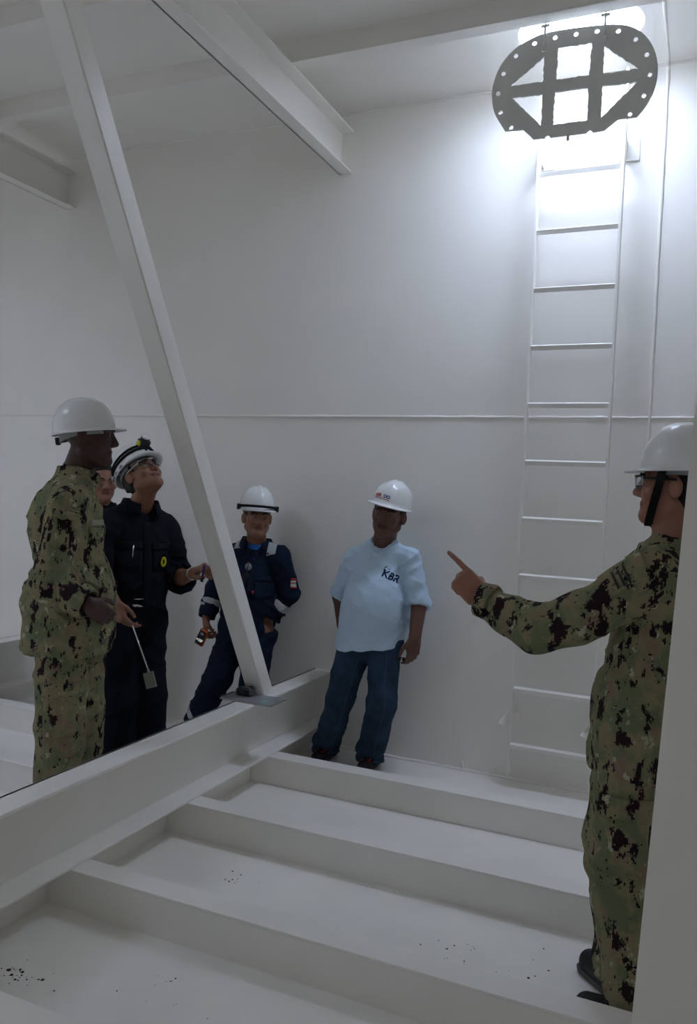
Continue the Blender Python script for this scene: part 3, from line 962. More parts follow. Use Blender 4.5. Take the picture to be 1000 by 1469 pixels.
def collar(name, c, R, rs, rf, h, gap, m, parent, base, flare=0.012, fold_h=0.03, thick=0.004):
    """stand collar folded over: an open band round the neck; R columns right / forward / up."""
    bm = bmesh.new(); n = 30
    prof = [(0.0, 0.0), (0.002, h * 0.6), (0.003, h), (0.008, h + 0.003), (0.008 + flare * 0.6, h - fold_h * 0.5), (0.008 + flare, h - fold_h)]
    lay = []
    for off in (0.0, thick):
        rows = []
        for i in range(n + 1):
            t = gap + (2 * math.pi - 2 * gap) * i / n
            front = max(0.0, math.cos(t))
            row = []
            for (o, z) in prof:
                rr = 1.0
                x = math.sin(t) * (rs + o + off); y = math.cos(t) * (rf + o + off + 0.012 * front)
                row.append(bm.verts.new(Vector(np.asarray(c) + R @ np.array([x, y, z - 0.030 * front ** 1.5]) - np.asarray(base))))
            rows.append(row)
        lay.append(rows)
    k = len(prof)
    for i in range(n):
        for j in range(k - 1):
            for l in (0, 1):
                bm.faces.new((lay[l][i][j], lay[l][i + 1][j], lay[l][i + 1][j + 1], lay[l][i][j + 1]))
        for j in (0, k - 1):
            bm.faces.new((lay[0][i][j], lay[0][i + 1][j], lay[1][i + 1][j], lay[1][i][j]))
    for i in (0, n):
        for j in range(k - 1):
            bm.faces.new((lay[0][i][j], lay[0][i][j + 1], lay[1][i][j + 1], lay[1][i][j]))
    return from_bm(name, bm, m, parent, True)

A = lambda *p: np.array(p, float)

# ================================================================== the people
def torso_axes(J, fwd):
    u = unit(J['neck'] - J['pelvis']); f = unit(A(*fwd) - np.dot(A(*fwd), u) * u); s = np.cross(u, f)   # s = the person's left
    return s, f, u

def add_body(J, fwd, Hd, R, hs, wide, jaw, hands, arm=(0.044, 0.036, 0.025), torso=(0.135, 0.125, 0.13), leg=(0.072, 0.05, 0.034), feet=None, neck=0.058):
    """one continuous skin figure: head, neck, trunk, arms with hands, legs and feet."""
    F = Field(); s, f, u = torso_axes(J, fwd)
    F.cone(J['pelvis'], J['chest'], torso[2], torso[0], 0.03, f, 0.62)
    F.cone(J['shL'], J['shR'], 0.050, 0.050, 0.04)
    F.cone(J['neck'] - u * 0.03, Hd + R @ A(0, -0.012, -0.055) * hs, neck + 0.004, neck, 0.03)
    for k in 'LR':
        F.cone(J['sh' + k], J['el' + k], arm[0], arm[1], 0.02)
        F.cone(J['el' + k], J['wr' + k], arm[1] * 1.02, arm[2], 0.02)
        F.cone(J['pelvis'], J['hip' + k], 0.10, 0.085, 0.03)
        F.cone(J['hip' + k], J['kn' + k], leg[0], leg[1], 0.02)
        F.cone(J['kn' + k], J['an' + k], leg[1], leg[2], 0.02)
        ft = feet[k]; F.cone(J['an' + k] + A(0, 0, -0.045), J['an' + k] + A(ft[0], ft[1], 0) * 0.11 + A(0, 0, -0.060), 0.032, 0.022, 0.02)
        h = hands[k]
        add_hand(F, J['wr' + k], *h['at'], h['curl'], h['thumb'], h.get('s', 1.0), h.get('spread', 0.0))
    add_head(F, Hd, R, hs, wide, jaw)
    return F

def top_field(J, fwd, cr, wr, hr, ratio, hem, rsh=0.072, hem_n=None, belly=0.0, chest_drop=0.17, hem_ratio=None):
    F = Field(); s, f, u = torso_axes(J, fwd)
    top = J['neck'] - u * chest_drop
    for k in 'LR':
        F.cone(J['neck'] - u * 0.030, J['sh' + k] + u * 0.0, 0.066, rsh, 0.03)
    F.cone(top, J['waist'], cr, wr, 0.05, f, ratio)
    F.cone(J['waist'], hem, wr, hr, 0.05, f, hem_ratio or ratio)
    if belly: F.ell((J['waist'] + top) / 2 - u * 0.05 + f * (wr * ratio * 0.55), [wr * 0.8, belly + 0.05, 0.17], np.stack([s, f, u], 1), 0.06)
    if hem_n is not None: F.plane(hem, hem_n, 0.34)
    return F

def sleeve(F, J, k, r, to=1.0, sag=0.0, cuff=0.004, k2=0.025, hole=True):
    """r = radii at shoulder, above elbow, below elbow, cuff; to = how far down the forearm it reaches."""
    sh, el, wr = J['sh' + k], J['el' + k], J['wr' + k]
    e = wr * to + el * (1 - to)
    F.cone(sh, el, r[0], r[1], 0.018)
    if to > 0:
        d = unit(e - el)
        F.cone(el, e, r[2], r[3], k2)
        F.plane(e, d, r[3] * 1.25)
        if hole: F.cone(e - d * 0.012, e + d * 0.03, r[3] - 0.006, r[3] - 0.006, 0.002, op='s')
    else:
        d = unit(el - sh); e = el * (1 + to) - sh * to
        F.plane(e, d, r[1] * 1.3)
    return F

def legs_field(F, J, f, hipr, r, bottom=None, ratio=0.95, drop=0.0):
    for k in 'LR':
        F.cone(J['pelvis'] + A(0, 0, 0.04), J['hip' + k], hipr, r[0], 0.04, f, 0.85)
        F.cone(J['hip' + k], J['kn' + k], r[0], r[1], 0.03)
        F.cone(J['kn' + k], J['an' + k] + A(0, 0, -drop), r[1], r[2], 0.03)
    return F

def hand_pose(d, n, tv, curl, thumb, s=1.0, spread=0.0):
    return dict(at=(A(*d), A(*n), A(*tv)), curl=curl, thumb=thumb, s=s, spread=spread)
RELAX = [(18, 28, 18), (22, 32, 20), (26, 36, 22), (30, 38, 24)]
FIST = [(70, 85, 60)] * 4
GRIP = [(45, 60, 40), (50, 65, 45), (55, 65, 45), (60, 65, 45)]
TH_SIDE = [(0.75, 0.65, 0.25), (0.9, 0.25, 0.35), (0.95, 0.0, 0.35)]

def finish(o, label, group=None):
    tag(o, label, 'person')
    return o

def boot(J, k, ft, base, parent, m=None, s=1.0):
    a = J['an' + k]; z0 = base[2]
    d = unit(A(ft[0], ft[1], 0)); sd = np.cross(A(0, 0, 1), d)
    g = A(a[0], a[1], z0)
    F = Field()
    F.cone(g - d * 0.055 * s + A(0, 0, 0.048), g + d * 0.135 * s + A(0, 0, 0.040), 0.044 * s, 0.042 * s, 0.03)
    F.cone(g + A(0, 0, 0.05) - d * 0.015, A(a[0], a[1], z0 + 0.20) - d * 0.01, 0.046 * s, 0.047 * s, 0.03)
    F.plane(g + A(0, 0, 0.012), (0, 0, -1), 0.3)
    v, q = F.mesh(0.006); v = smooth(v, q, 1)
    b = np_mesh('boot', v, q, base, [m or M['leather']], parent)
    G = Field()
    G.cone(g - d * 0.060 * s + A(0, 0, 0.02), g + d * 0.140 * s + A(0, 0, 0.02), 0.047 * s, 0.045 * s, 0.01)
    G.plane(g + A(0, 0, 0.0015), (0, 0, -1), 0.3); G.plane(g + A(0, 0, 0.024), (0, 0, 1), 0.3)
    v, q = G.mesh(0.007)
    np_mesh('sole', v, q, base, [M['sole']], b)
    return b

# ------------------------------------------------------------------ 1: pointing man in camouflage behind the column
def right_camo():
    base = A(-0.16, 2.70, 0.0)
    J = dict(neck=A(-0.080, 2.72, 1.475), chest=A(-0.095, 2.72, 1.24), waist=A(-0.125, 2.715, 1.02), pelvis=A(-0.145, 2.71, 0.93),
             shL=A(-0.115, 2.555, 1.375), elL=A(-0.425, 2.545, 1.205), wrL=A(-0.645, 2.60, 1.262),
             shR=A(-0.075, 2.885, 1.385), elR=A(-0.030, 2.99, 1.09), wrR=A(-0.125, 3.00, 0.84),
             hipL=A(-0.150, 2.625, 0.90), knL=A(-0.170, 2.605, 0.50), anL=A(-0.105, 2.570, 0.10),
             hipR=A(-0.155, 2.795, 0.90), knR=A(-0.200, 2.79, 0.50), anR=A(-0.165, 2.735, 0.10))
    fwd = (-0.98, 0.10, 0); H = A(-0.080, 2.72, 1.650); R = frame((-1.0, 0.03, 0.02), (0, 0, 1))
    feet = dict(L=(-0.95, 0.05), R=(-0.70, 0.71))
    hands = dict(L=hand_pose((-0.70, 0.10, 0.60), (-0.35, 0.88, -0.40), (0.4, 0.2, 0.9), [(4, 6, 4), (72, 80, 55), (78, 85, 55), (80, 85, 55)], [(0.8, 0.45, 0.6), (0.75, -0.15, 0.75), (0.5, -0.5, 0.8)], 1.08),
                 R=hand_pose((-0.1, 0, -1), (0, -1, 0), (-1, 0, 0), RELAX, TH_SIDE))
    F = add_body(J, fwd, H, R, 1.02, 1.0, 1.0, hands, feet=feet)
    o = body_mesh(F, H, R, 1.02, 1.0, base, M['skin_mid'], M['lips'])
    finish(o, 'man in camouflage uniform and white hard hat at the right, pointing left')
    face_bits(H, R, 1.02, 1.0, base, o); hair_mesh(H, R, 1.02, 1.0, base, o)
    s, f, u = torso_axes(J, fwd)
    # jacket, then its sleeves
    hem = A(-0.158, 2.71, 0.765)
    T_ = top_field(J, fwd, 0.180, 0.172, 0.178, 0.74, hem, 0.070, (0, 0, -1), chest_drop=0.20, hem_ratio=0.77)
    sleeve(T_, J, 'R', (0.080, 0.066, 0.062, 0.050))
    T_.cone(J['shL'], J['elL'] + A(0.10, 0, 0.03), 0.080, 0.074, 0.02)
    T_.cone(J['elL'] + A(0.10, 0, 0.03), J['elL'] + A(-0.02, 0, -0.012), 0.074, 0.070, 0.03)
    T_.cone(J['elL'] + A(-0.02, 0, -0.012), J['wrL'] + A(0.015, 0, -0.008), 0.070, 0.052, 0.03)
    d = unit(J['wrL'] - J['elL']); T_.plane(J['wrL'], d, 0.09); T_.cone(J['wrL'] - d * 0.012, J['wrL'] + d * 0.03, 0.044, 0.044, 0.002, op='s')
    jk = garment('jacket', T_, base, M['camo'], o, 0.007, 0.008, 3, (8, 8, 10))
    collar('collar', J['neck'] - A(-0.004, 0, 0.015), R, 0.072, 0.078, 0.036, 0.30, M['camo'], jk, base, 0.016, 0.045)
    bv = bvh_of(jk, base)
    cloth_patch('sleeve_pocket', bv, base, (-0.205, 2.49, 1.385), (-0.15, -0.72, 0.68), (0.86, 0.10, 0.5), 0.095, 0.125, 0.006, M['camo'], jk)
    cloth_patch('pocket_flap', bv, base, (-0.160, 2.49, 1.410), (-0.15, -0.60, 0.78), (0.86, 0.10, 0.5), 0.105, 0.040, 0.012, M['camo'], jk, 8, 5)
    for i in range(3):
        cloth_patch('badge_stripe', bv, base, (-0.190 - 0.016 * i, 2.482, 1.392 - 0.009 * i), (-0.15, -0.72, 0.68), (0.86, 0.10, 0.5), 0.060, 0.006, 0.0095, M['black'], jk, 6, 3)
    cf = Field(); cf.cone(J['wrL'] - d * 0.055, J['wrL'] + d * 0.004, 0.062, 0.0575, 0.01); cf.plane(J['wrL'] - d * 0.05, -d, 0.1); cf.plane(J['wrL'] + d * 0.002, d, 0.1)
    cf.cone(J['wrL'] - d * 0.012, J['wrL'] + d * 0.03, 0.046, 0.046, 0.002, op='s')
    garment('cuff', cf, base, M['camo'], jk, 0.006, 0.003, 5)
    # trousers, bloused over the boots
    P = Field(); P.cone(A(-0.145, 2.71, 0.98), J['pelvis'], 0.155, 0.165, 0.03, f, 0.85)
    legs_field(P, J, f, 0.15, (0.122, 0.100, 0.074))
    for k in 'LR': P.ell(J['an' + k] + A(0.0, 0, 0.030), (0.084, 0.082, 0.055), None, 0.03)
    for k in 'LR': P.plane(J['an' + k] + A(0, 0, -0.028), (0, 0, -1), 0.12)
    tr = garment('trousers', P, base, M['camo'], o, 0.007, 0.0075, 11, (8, 8, 7))
    bt = bvh_of(tr, base)
    cloth_patch('cargo_pocket', bt, base, (-0.165, 2.50, 0.60), (0.05, -1, 0), (0, 0, 1), 0.15, 0.20, 0.009, M['camo'], tr, 8, 8)
    cloth_patch('pocket_flap', bt, base, (-0.163, 2.50, 0.695), (0.05, -1, 0), (0, 0, 1), 0.165, 0.065, 0.016, M['camo'], tr, 8, 5)
    for k in 'LR': boot(J, k, feet[k], base, o)
    # hat with chin strap, glasses
    Hr = frame((-1.0, 0.03, -0.02), (-0.03, 0, 1))
    hat = hard_hat(o, base, H + R @ A(0, -0.026, 0.062), Hr, 0.130, 0.110, 0.138, 0.040)
    P3 = lambda x, y, z: tuple(A(x, y, z))
    bm = bmesh.new()
    pts = [(-0.0860, 0.030, 0.050), (-0.0845, 0.036, 0.010), (-0.0790, 0.044, -0.030), (-0.0660, 0.052, -0.066), (-0.0450, 0.060, -0.098), (-0.018, 0.064, -0.117), (0.018, 0.064, -0.117), (0.0450, 0.060, -0.098), (0.0660, 0.052, -0.066), (0.0790, 0.044, -0.030), (0.0845, 0.036, 0.010), (0.0860, 0.030, 0.050)]
    rows = []
    for i, p in enumerate(pts):
        c = A(*p); out = unit(A(c[0], 0, min(0, c[2] + 0.06)))
        for wv in (-0.0125, 0.0125):
            rows.append(bm.verts.new(Vector(H + R @ (c * 1.03 + out * 0.004 + A(0, wv, 0)) - base)))
            rows.append(bm.verts.new(Vector(H + R @ (c * 1.03 + out * 0.0015 + A(0, wv, 0)) - base)))
    for i in range(len(pts) - 1):
        a = rows[4 * i:4 * i + 4]; b = rows[4 * i + 4:4 * i + 8]
        for q in ((0, 2), (2, 3), (3, 1), (1, 0)):
            bm.faces.new((a[q[0]], a[q[1]], b[q[1]], b[q[0]]))
    from_bm('chin_strap', bm, M['strap'], hat)
    glasses(o, base, H, R, 1.02, 1.0)
right_camo()

# ------------------------------------------------------------------ 2: man in the pale blue shirt against the wall
def blue_shirt():
    base = A(-1.78, 4.33, 0.0)
    J = dict(neck=A(-1.675, 4.38, 1.315), chest=A(-1.685, 4.37, 1.12), waist=A(-1.700, 4.365, 0.90), pelvis=A(-1.722, 4.36, 0.775),
             shR=A(-1.850, 4.40, 1.215), elR=A(-1.960, 4.44, 0.965), wrR=A(-1.925, 4.41, 0.800),
             shL=A(-1.505, 4.36, 1.235), elL=A(-1.440, 4.38, 0.985), wrL=A(-1.428, 4.29, 0.795),
             hipR=A(-1.812, 4.36, 0.74), knR=A(-1.868, 4.29, 0.385), anR=A(-1.975, 4.37, 0.085),
             hipL=A(-1.632, 4.355, 0.745), knL=A(-1.605, 4.28, 0.40), anL=A(-1.688, 4.365, 0.085))
    fwd = (0.24, -0.97, 0); H = A(-1.632, 4.325, 1.468); R = frame((0.06, -0.99, -0.02), (0.16, 0.0, 1))
    feet = dict(L=(0.10, -0.95), R=(0.05, -0.95))
    hands = dict(L=hand_pose((-0.05, -0.05, -1), (-0.75, 0.55, 0), (-0.5, -0.85, 0), [(20, 35, 20), (25, 40, 20), (28, 40, 20), (25, 35, 20)], TH_SIDE),
                 R=hand_pose((0.35, -0.05, -0.9), (0.6, 0.7, 0.2), (0.5, -0.7, 0.2), [(70, 80, 50)] * 4, TH_SIDE))
    F = add_body(J, fwd, H, R, 1.03, 1.10, 1.15, hands, arm=(0.046, 0.046, 0.034), feet=feet, neck=0.064)
    o = body_mesh(F, H, R, 1.03, 1.10, base, M['skin_brown'], M['lips_brown'])
    finish(o, 'man in pale blue shirt and jeans leaning on the wall, white hard hat')
    face_bits(H, R, 1.03, 1.10, base, o); hair_mesh(H, R, 1.03, 1.10, base, o)
    s, f, u = torso_axes(J, fwd)
    hem = A(-1.722, 4.36, 0.700)
    T_ = top_field(J, fwd, 0.182, 0.186, 0.204, 0.68, hem, 0.056, (0.10, 0, -1), belly=0.085, chest_drop=0.19, hem_ratio=0.80)
    sleeve(T_, J, 'R', (0.062, 0.062, 0.060, 0.062), 0.0, hole=False)
    sleeve(T_, J, 'L', (0.062, 0.060, 0.062, 0.056), 0.12)
    T_.cone(J['neck'] + f * 0.030 + u * 0.010, J['neck'] + f * 0.035 + u * 0.10, 0.064, 0.074, 0.004, op='s')
    sh = garment('shirt', T_, base, M['shirt'], o, 0.0065, 0.007, 21, (7, 7, 12))
    bv = bvh_of(sh, base)
    # ribbed neckline, logo on the chest
    n = 28; pts = []
    for i in range(n + 1):
        t = 2 * math.pi * i / n
        c = J['neck'] + f * 0.030 + s * math.sin(t) * 0.072 + f * math.cos(t) * 0.064
        hit = bv.ray_cast(Vector(c + u * 0.15 - base), -Vector(u), 0.5)
        pts.append((hit[0] if hit[0] is not None else Vector(c - base)) + Vector(u) * 0.001)
    bm = bmesh.new(); tube_bm(bm, pts, 0.0062, 6, False); from_bm('neckline', bm, M['shirt'], sh, True)
    lc = J['chest'] + s * 0.085 + u * 0.015 + f * 0.16
    nn = f * 0.93 + s * 0.25
    tm = text_mesh('KBR', 0.058, 0, 0.0016, 0.15)
    print_on('logo_letters', tm, bv, base, lc, nn, u, M['navy_print'], sh, 0.002, math.radians(-17))
    lc2 = lc - s * 0.018 + u * 0.030
    print_on('logo_arc', ring_outline(0.0205, 0.0250, 1.9, 4.1), bv, base, lc2, nn, u, M['navy_print'], sh, 0.002)
    print_on('logo_arc', ring_outline(0.0205, 0.0255, 1.5, 1.95, 8), bv, base, lc2, nn, u, M['yellow_print'], sh, 0.002)
    for dx, dy, r in ((0.006, 0.006, 0.003), (0.013, 0.010, 0.0025), (0.001, 0.012, 0.002), (0.012, 0.001, 0.002)):
        print_on('logo_dot', ring_outline(0.0, r, 0, 6.283, 8), bv, base, lc2 + s * dx + u * dy, nn, u, M['navy_print'], sh, 0.002)
    # rolled-up sleeve edges
    for k, c, d, r in (('R', J['elR'], J['elR'] - J['shR'], 0.064), ('L', J['elL'] * 0.88 + J['wrL'] * 0.12, J['wrL'] - J['elL'], 0.058)):
        d = unit(d); cf = Field(); cf.cone(c - d * 0.05, c + d * 0.01, r + 0.004, r - 0.002, 0.01); cf.plane(c - d * 0.045, -d, 0.12); cf.plane(c + d * 0.004, d, 0.12); cf.cone(c - d * 0.01, c + d * 0.03, r - 0.012, r - 0.012, 0.002, op='s')
        garment('sleeve_cuff', cf, base, M['shirt'], sh, 0.006, 0.004, 25, (14, 14, 30))
    # jeans
    P = Field(); P.cone(J['pelvis'] + u * 0.05, J['pelvis'], 0.155, 0.160, 0.03, f, 0.70)
    legs_field(P, J, f, 0.135, (0.096, 0.080, 0.072))
    for k in 'LR':
        P.ell(J['an' + k] + A(0, -0.005, 0.03), (0.082, 0.080, 0.05), None, 0.03)
        P.plane(J['an' + k] + A(0, 0, -0.045), (0, 0, -1), 0.12)
    je = garment('jeans', P, base, M['jeans'], o, 0.0065, 0.007, 31, (7, 7, 8))
    bj = bvh_of(je, base)
    cloth_patch('fly_placket', bj, base, J['pelvis'] + f * 0.15 - u * 0.06, f, u, 0.035, 0.14, 0.003, M['jeans'], je, 4, 8)
    for k, sg in (('R', 1), ('L', 1)):                  # stitched inner seams and turned hems
        pts = []
        for i in range(15):
            t = i / 14
            c = (J['hip' + k] * (1 - t * 2) + J['kn' + k] * t * 2) if t < 0.5 else (J['kn' + k] * (2 - t * 2) + J['an' + k] * (t * 2 - 1))
            side = (s * 0.62 if k == 'R' else s * 0.30)
            hit = bj.ray_cast(Vector(c - base) + Vector(unit(f + side)) * 0.2, -Vector(unit(f + side)), 0.3)
            if hit[0] is not None: pts.append(hit[0] + Vector(f) * 0.001)
        bm = bmesh.new(); tube_bm(bm, pts, 0.0028, 6); from_bm('seam', bm, M['seam'], je, True)
        hm = Field(); c = J['an' + k] + A(0, -0.003, -0.026); hm.cone(c + A(0, 0, 0.02), c - A(0, 0, 0.02), 0.080, 0.080, 0.005); hm.plane(c + A(0, 0, 0.012), (0, 0, 1), 0.15); hm.plane(c - A(0, 0, 0.019), (0, 0, -1), 0.15)
        garment('turned_hem', hm, base, M['jeans'], je, 0.006, 0.004, 33)
    bk = Field()                                        # belt under the shirt edge
    bk.cone(J['pelvis'] + u * 0.01, J['pelvis'] - u * 0.02, 0.165, 0.165, 0.01, f, 0.72); bk.plane(J['pelvis'] + u * 0.002, u, 0.4); bk.plane(J['pelvis'] - u * 0.030, -u, 0.4)
    garment('belt', bk, base, M['leather'], je, 0.007, 0.0, 1)
    for k in 'LR':
        b = boot(J, k, feet[k], base, o, M['shoe'], 0.95)
        b.name = 'shoe'
        d = unit(A(feet[k][0], feet[k][1], 0)); sd = np.cross(A(0, 0, 1), d); g = A(J['an' + k][0], J['an' + k][1], 0)
        for j in (-1, 1):
            bb = bvh_of(b, base)
            cloth_patch('stripe', bb, base, g + d * 0.10 + sd * 0.022 * j + A(0, 0, 0.075), (d[0] * 0.4, d[1] * 0.4, 0.9), tuple(d), 0.007, 0.05, 0.002, M['red_print'], b, 3, 5)
    # a ring and the glasses pushed in the pocket hand
    hat = hard_hat(o, base, H + R @ A(0, -0.024, 0.066), frame((-0.10, -0.98, 0.06), (0.24, 0.08, 1)), 0.134, 0.112, 0.138, 0.034, 'vent')
    hb = bvh_of(hat, base); Hr = frame((-0.10, -0.98, 0.06), (0.24, 0.08, 1))
    sc = H + R @ A(0, -0.024, 0.066) + Hr @ A(0.012, 0.13, 0.042)
    nn = Hr @ A(0.05, 0.9, 0.3); up = Hr @ A(0, 0, 1); rt = -Hr @ A(1, 0, 0)
    print_on('sticker_letters', text_mesh('KBR', 0.026, 0, 0.0012), hb, base, sc - rt * 0.028, nn, up, M['red_print'], hat, 0.0012)
    print_on('sticker_letters', text_mesh('OO', 0.024, 0, 0.0012), hb, base, sc + rt * 0.030, nn, up, M['blue_print'], hat, 0.0012)
    bar = bpy.data.meshes.new('bar'); bar.from_pydata([(-0.05 + 0.1 * i / 8, y, 0) for i in range(9) for y in (-0.002, 0.002)], [], [(2 * i, 2 * i + 2, 2 * i + 3, 2 * i + 1) for i in range(8)])
    print_on('sticker_line', bar, hb, base, sc - up * 0.016, nn, up, M['red_print'], hat, 0.0012)
    return J, base
KBR_J, KBR_BASE = blue_shirt()

# ------------------------------------------------------------------ 3: man in navy coverall with reflective bands behind the brace
def band_man():
    base = A(-2.66, 4.32, 0.0)
    J = dict(neck=A(-2.522, 4.39, 1.262), chest=A(-2.520, 4.37, 1.06), waist=A(-2.530, 4.37, 0.86), pelvis=A(-2.545, 4.37, 0.755),
             shR=A(-2.690, 4.375, 1.170), elR=A(-2.805, 4.385, 0.935), wrR=A(-2.812, 4.30, 0.765),
             shL=A(-2.348, 4.385, 1.185), elL=A(-2.300, 4.43, 0.955), wrL=A(-2.395, 4.385, 0.805),
             hipR=A(-2.630, 4.365, 0.715), knR=A(-2.690, 4.26, 0.400), anR=A(-2.880, 4.34, 0.090),
             hipL=A(-2.460, 4.365, 0.715), knL=A(-2.430, 4.26, 0.415), anL=A(-2.560, 4.37, 0.090))
    fwd = (0.35, -0.94, 0); H = A(-2.492, 4.325, 1.405); R = frame((0.62, -0.78, 0.02), (0.02, 0.0, 1))
    feet = dict(L=(0.30, -0.9), R=(-0.35, -0.9))
    hands = dict(L=hand_pose((-0.50, 0.0, -0.85), (-0.75, 0.1, 0.6), (0, -1, -0.2), FIST, TH_SIDE, 0.80),
                 R=hand_pose((0.02, -0.10, -1), (0.85, 0.5, 0), (0.5, -0.85, 0), [(35, 55, 35), (45, 60, 40), (50, 62, 40), (55, 62, 40)], [(0.8, 0.3, 0.55), (0.8, -0.2, 0.6), (0.7, -0.4, 0.6)], 0.95))
    F = add_body(J, fwd, H, R, 0.97, 1.06, 1.08, hands, feet=feet)
    o = body_mesh(F, H, R, 0.97, 1.06, base, M['skin_tan'], M['lips'])
    finish(o, 'man in navy coverall with grey reflective bands behind the diagonal brace')
    face_bits(H, R, 0.97, 1.06, base, o, (-0.25, 0.93, 0.1)); hair_mesh(H, R, 0.97, 1.06, base, o)
    s, f, u = torso_axes(J, fwd)
    T_ = top_field(J, fwd, 0.168, 0.165, 0.165, 0.70, J['pelvis'], 0.060, None, belly=0.06, chest_drop=0.18)
    legs_field(T_, J, f, 0.150, (0.102, 0.084, 0.078))
    for k in 'LR': T_.plane(J['an' + k] + A(0, 0, -0.05), (0, 0, -1), 0.12)
    sleeve(T_, J, 'R', (0.064, 0.062, 0.060, 0.055))
    sleeve(T_, J, 'L', (0.064, 0.062, 0.060, 0.058))
    T_.cone(J['neck'] + f * 0.05 + u * 0.0, J['neck'] + f * 0.05 + u * 0.10, 0.062, 0.085, 0.004, op='s')
    T_.cone(J['neck'] + f * 0.125 - u * 0.01, J['neck'] + f * 0.155 - u * 0.13, 0.040, 0.010, 0.004, op='s')
    cv = garment('coverall', T_, base, M['blue_cov'], o, 0.0065, 0.008, 41, (7, 7, 11))
    te = Field(); te.cone(J['neck'] - u * 0.055 + f * 0.030, J['chest'] + f * 0.04, 0.080, 0.070, 0.02, f, 0.8); te.plane(J['neck'] + f * 0.06 - u * 0.012, unit(u + f * 0.25), 0.3)
    garment('undershirt', te, base, M['tee'], o, 0.006, 0.004, 43)
    cR = frame(f, u)
    collar('collar', J['neck'] - u * 0.015 + f * 0.012, cR, 0.078, 0.080, 0.036, 0.55, M['blue_cov'], cv, base, 0.020, 0.050)
    bv = bvh_of(cv, base)
    cloth_patch('shoulder_tape', bv, base, J['shL'] - s * 0.055 + u * 0.06 + f * 0.045, unit(f * 0.75 + u * 0.65), u, 0.055, 0.095, 0.003, M['reflective'], cv)
    cloth_patch('shoulder_tape', bv, base, J['shR'] + s * 0.055 + u * 0.06 + f * 0.045, unit(f * 0.75 + u * 0.65), u, 0.055, 0.095, 0.003, M['reflective'], cv)
    cloth_patch('pocket_flap', bv, base, J['chest'] + s * 0.085 + f * 0.16 - u * 0.012, f, u, 0.125, 0.035, 0.007, M['blue_cov'], cv, 8, 4)
    cloth_patch('chest_pocket', bv, base, J['chest'] + s * 0.085 + f * 0.16 - u * 0.075, f, u, 0.115, 0.11, 0.004, M['blue_cov'], cv, 8, 6)
    cloth_patch('placket', bv, base, J['waist'] + f * 0.16 + u * 0.08, f, u, 0.035, 0.36, 0.004, M['blue_cov'], cv, 4, 14)
    cloth_patch('zip_pull', bv, base, J['chest'] + s * 0.028 + f * 0.16 - u * 0.095, f, u, 0.010, 0.020, 0.010, M['red_print'], cv, 3, 3)
    dn = unit(s * 0.75 + f * 0.65)
    pc = J['elL'] * 0.70 + J['shL'] * 0.30 + dn * 0.06
    cloth_patch('sleeve_badge', bv, base, pc, dn, u, 0.040, 0.060, 0.003, M['white_print'], cv, 5, 6)
    for dz, hh in ((0.024, 0.014), (0.002, 0.006), (-0.026, 0.009)):
        cloth_patch('badge_stripe', bv, base, pc + u * dz, dn, u, 0.0405, hh, 0.0045, M['red_print'], cv, 5, 3)
    for i, k in enumerate('RL'):
        d = unit(J['wr' + k] - J['el' + k]); c = J['el' + k] * 0.48 + J['wr' + k] * 0.52
        bf = Field(); bf.cone(c - d * 0.03, c + d * 0.03, 0.0640, 0.0625, 0.01); bf.plane(c - d * 0.026, -d, 0.2); bf.plane(c + d * 0.026, d, 0.2)
        garment('sleeve_tape', bf, base, M['reflective'], cv, 0.006, 0.002, 41)
        d = unit(J['an' + k] - J['kn' + k]); c = J['kn' + k] * 0.20 + J['an' + k] * 0.80
        bf = Field(); bf.cone(c - d * 0.03, c + d * 0.03, 0.0850, 0.0840, 0.01); bf.plane(c - d * 0.026, -d, 0.2); bf.plane(c + d * 0.026, d, 0.2)
        garment('leg_tape', bf, base, M['reflective'], cv, 0.007, 0.002, 41)
    for k in 'LR': boot(J, k, feet[k], base, o)
    Hr = frame((0.62, -0.78, 0.0), (0.03, 0.03, 1)); hc = H + R @ A(0, -0.022, 0.064)
    hat = hard_hat(o, base, hc, Hr, 0.130, 0.108, 0.140, 0.030)
    pts = [(math.sin(t) * 0.115, math.cos(t) * (0.140 + 0.010 * max(0, math.cos(t))), 0.010 + 0.006 * math.cos(t)) for t in [2 * math.pi * i / 36 for i in range(37)]]
    local_tube('goggle_strap', hc, Hr, pts, 0.0075, M['strap'], hat, base, 8)
    for sx in (-1, 1): local_box('strap_clip', hc, Hr, (sx * 0.118 - 0.010, 0.010, -0.014), (sx * 0.118 + 0.010, 0.045, 0.022), M['black'], hat, base, 0.004)
    # glasses hanging at the neck opening
    g = bpy.data.objects.new('hanging_glasses', None); C.objects.link(g); g.parent = o; g.empty_display_size = 0.02
    gc = J['neck'] - u * 0.150 + f * 0.155 - s * 0.012
    for dz in (0.0, -0.062):
        F2 = Field(); F2.ell(gc + u * dz + s * dz * 0.15 - u * 0.0, (0.021, 0.006, 0.024), cR, 0.002)
        v, q = F2.mesh(0.004); np_mesh('lens', v, q, base, [M['hat_in'] if dz == 0 else M['black']], g)
    local_tube('temple', gc, cR, [(0.0, 0.004, 0.03), (0.006, 0.008, -0.03), (0.012, 0.006, -0.12)], 0.003, M['black'], g, base, 6)
    return J, base
BAND_J, BAND_BASE = band_man()

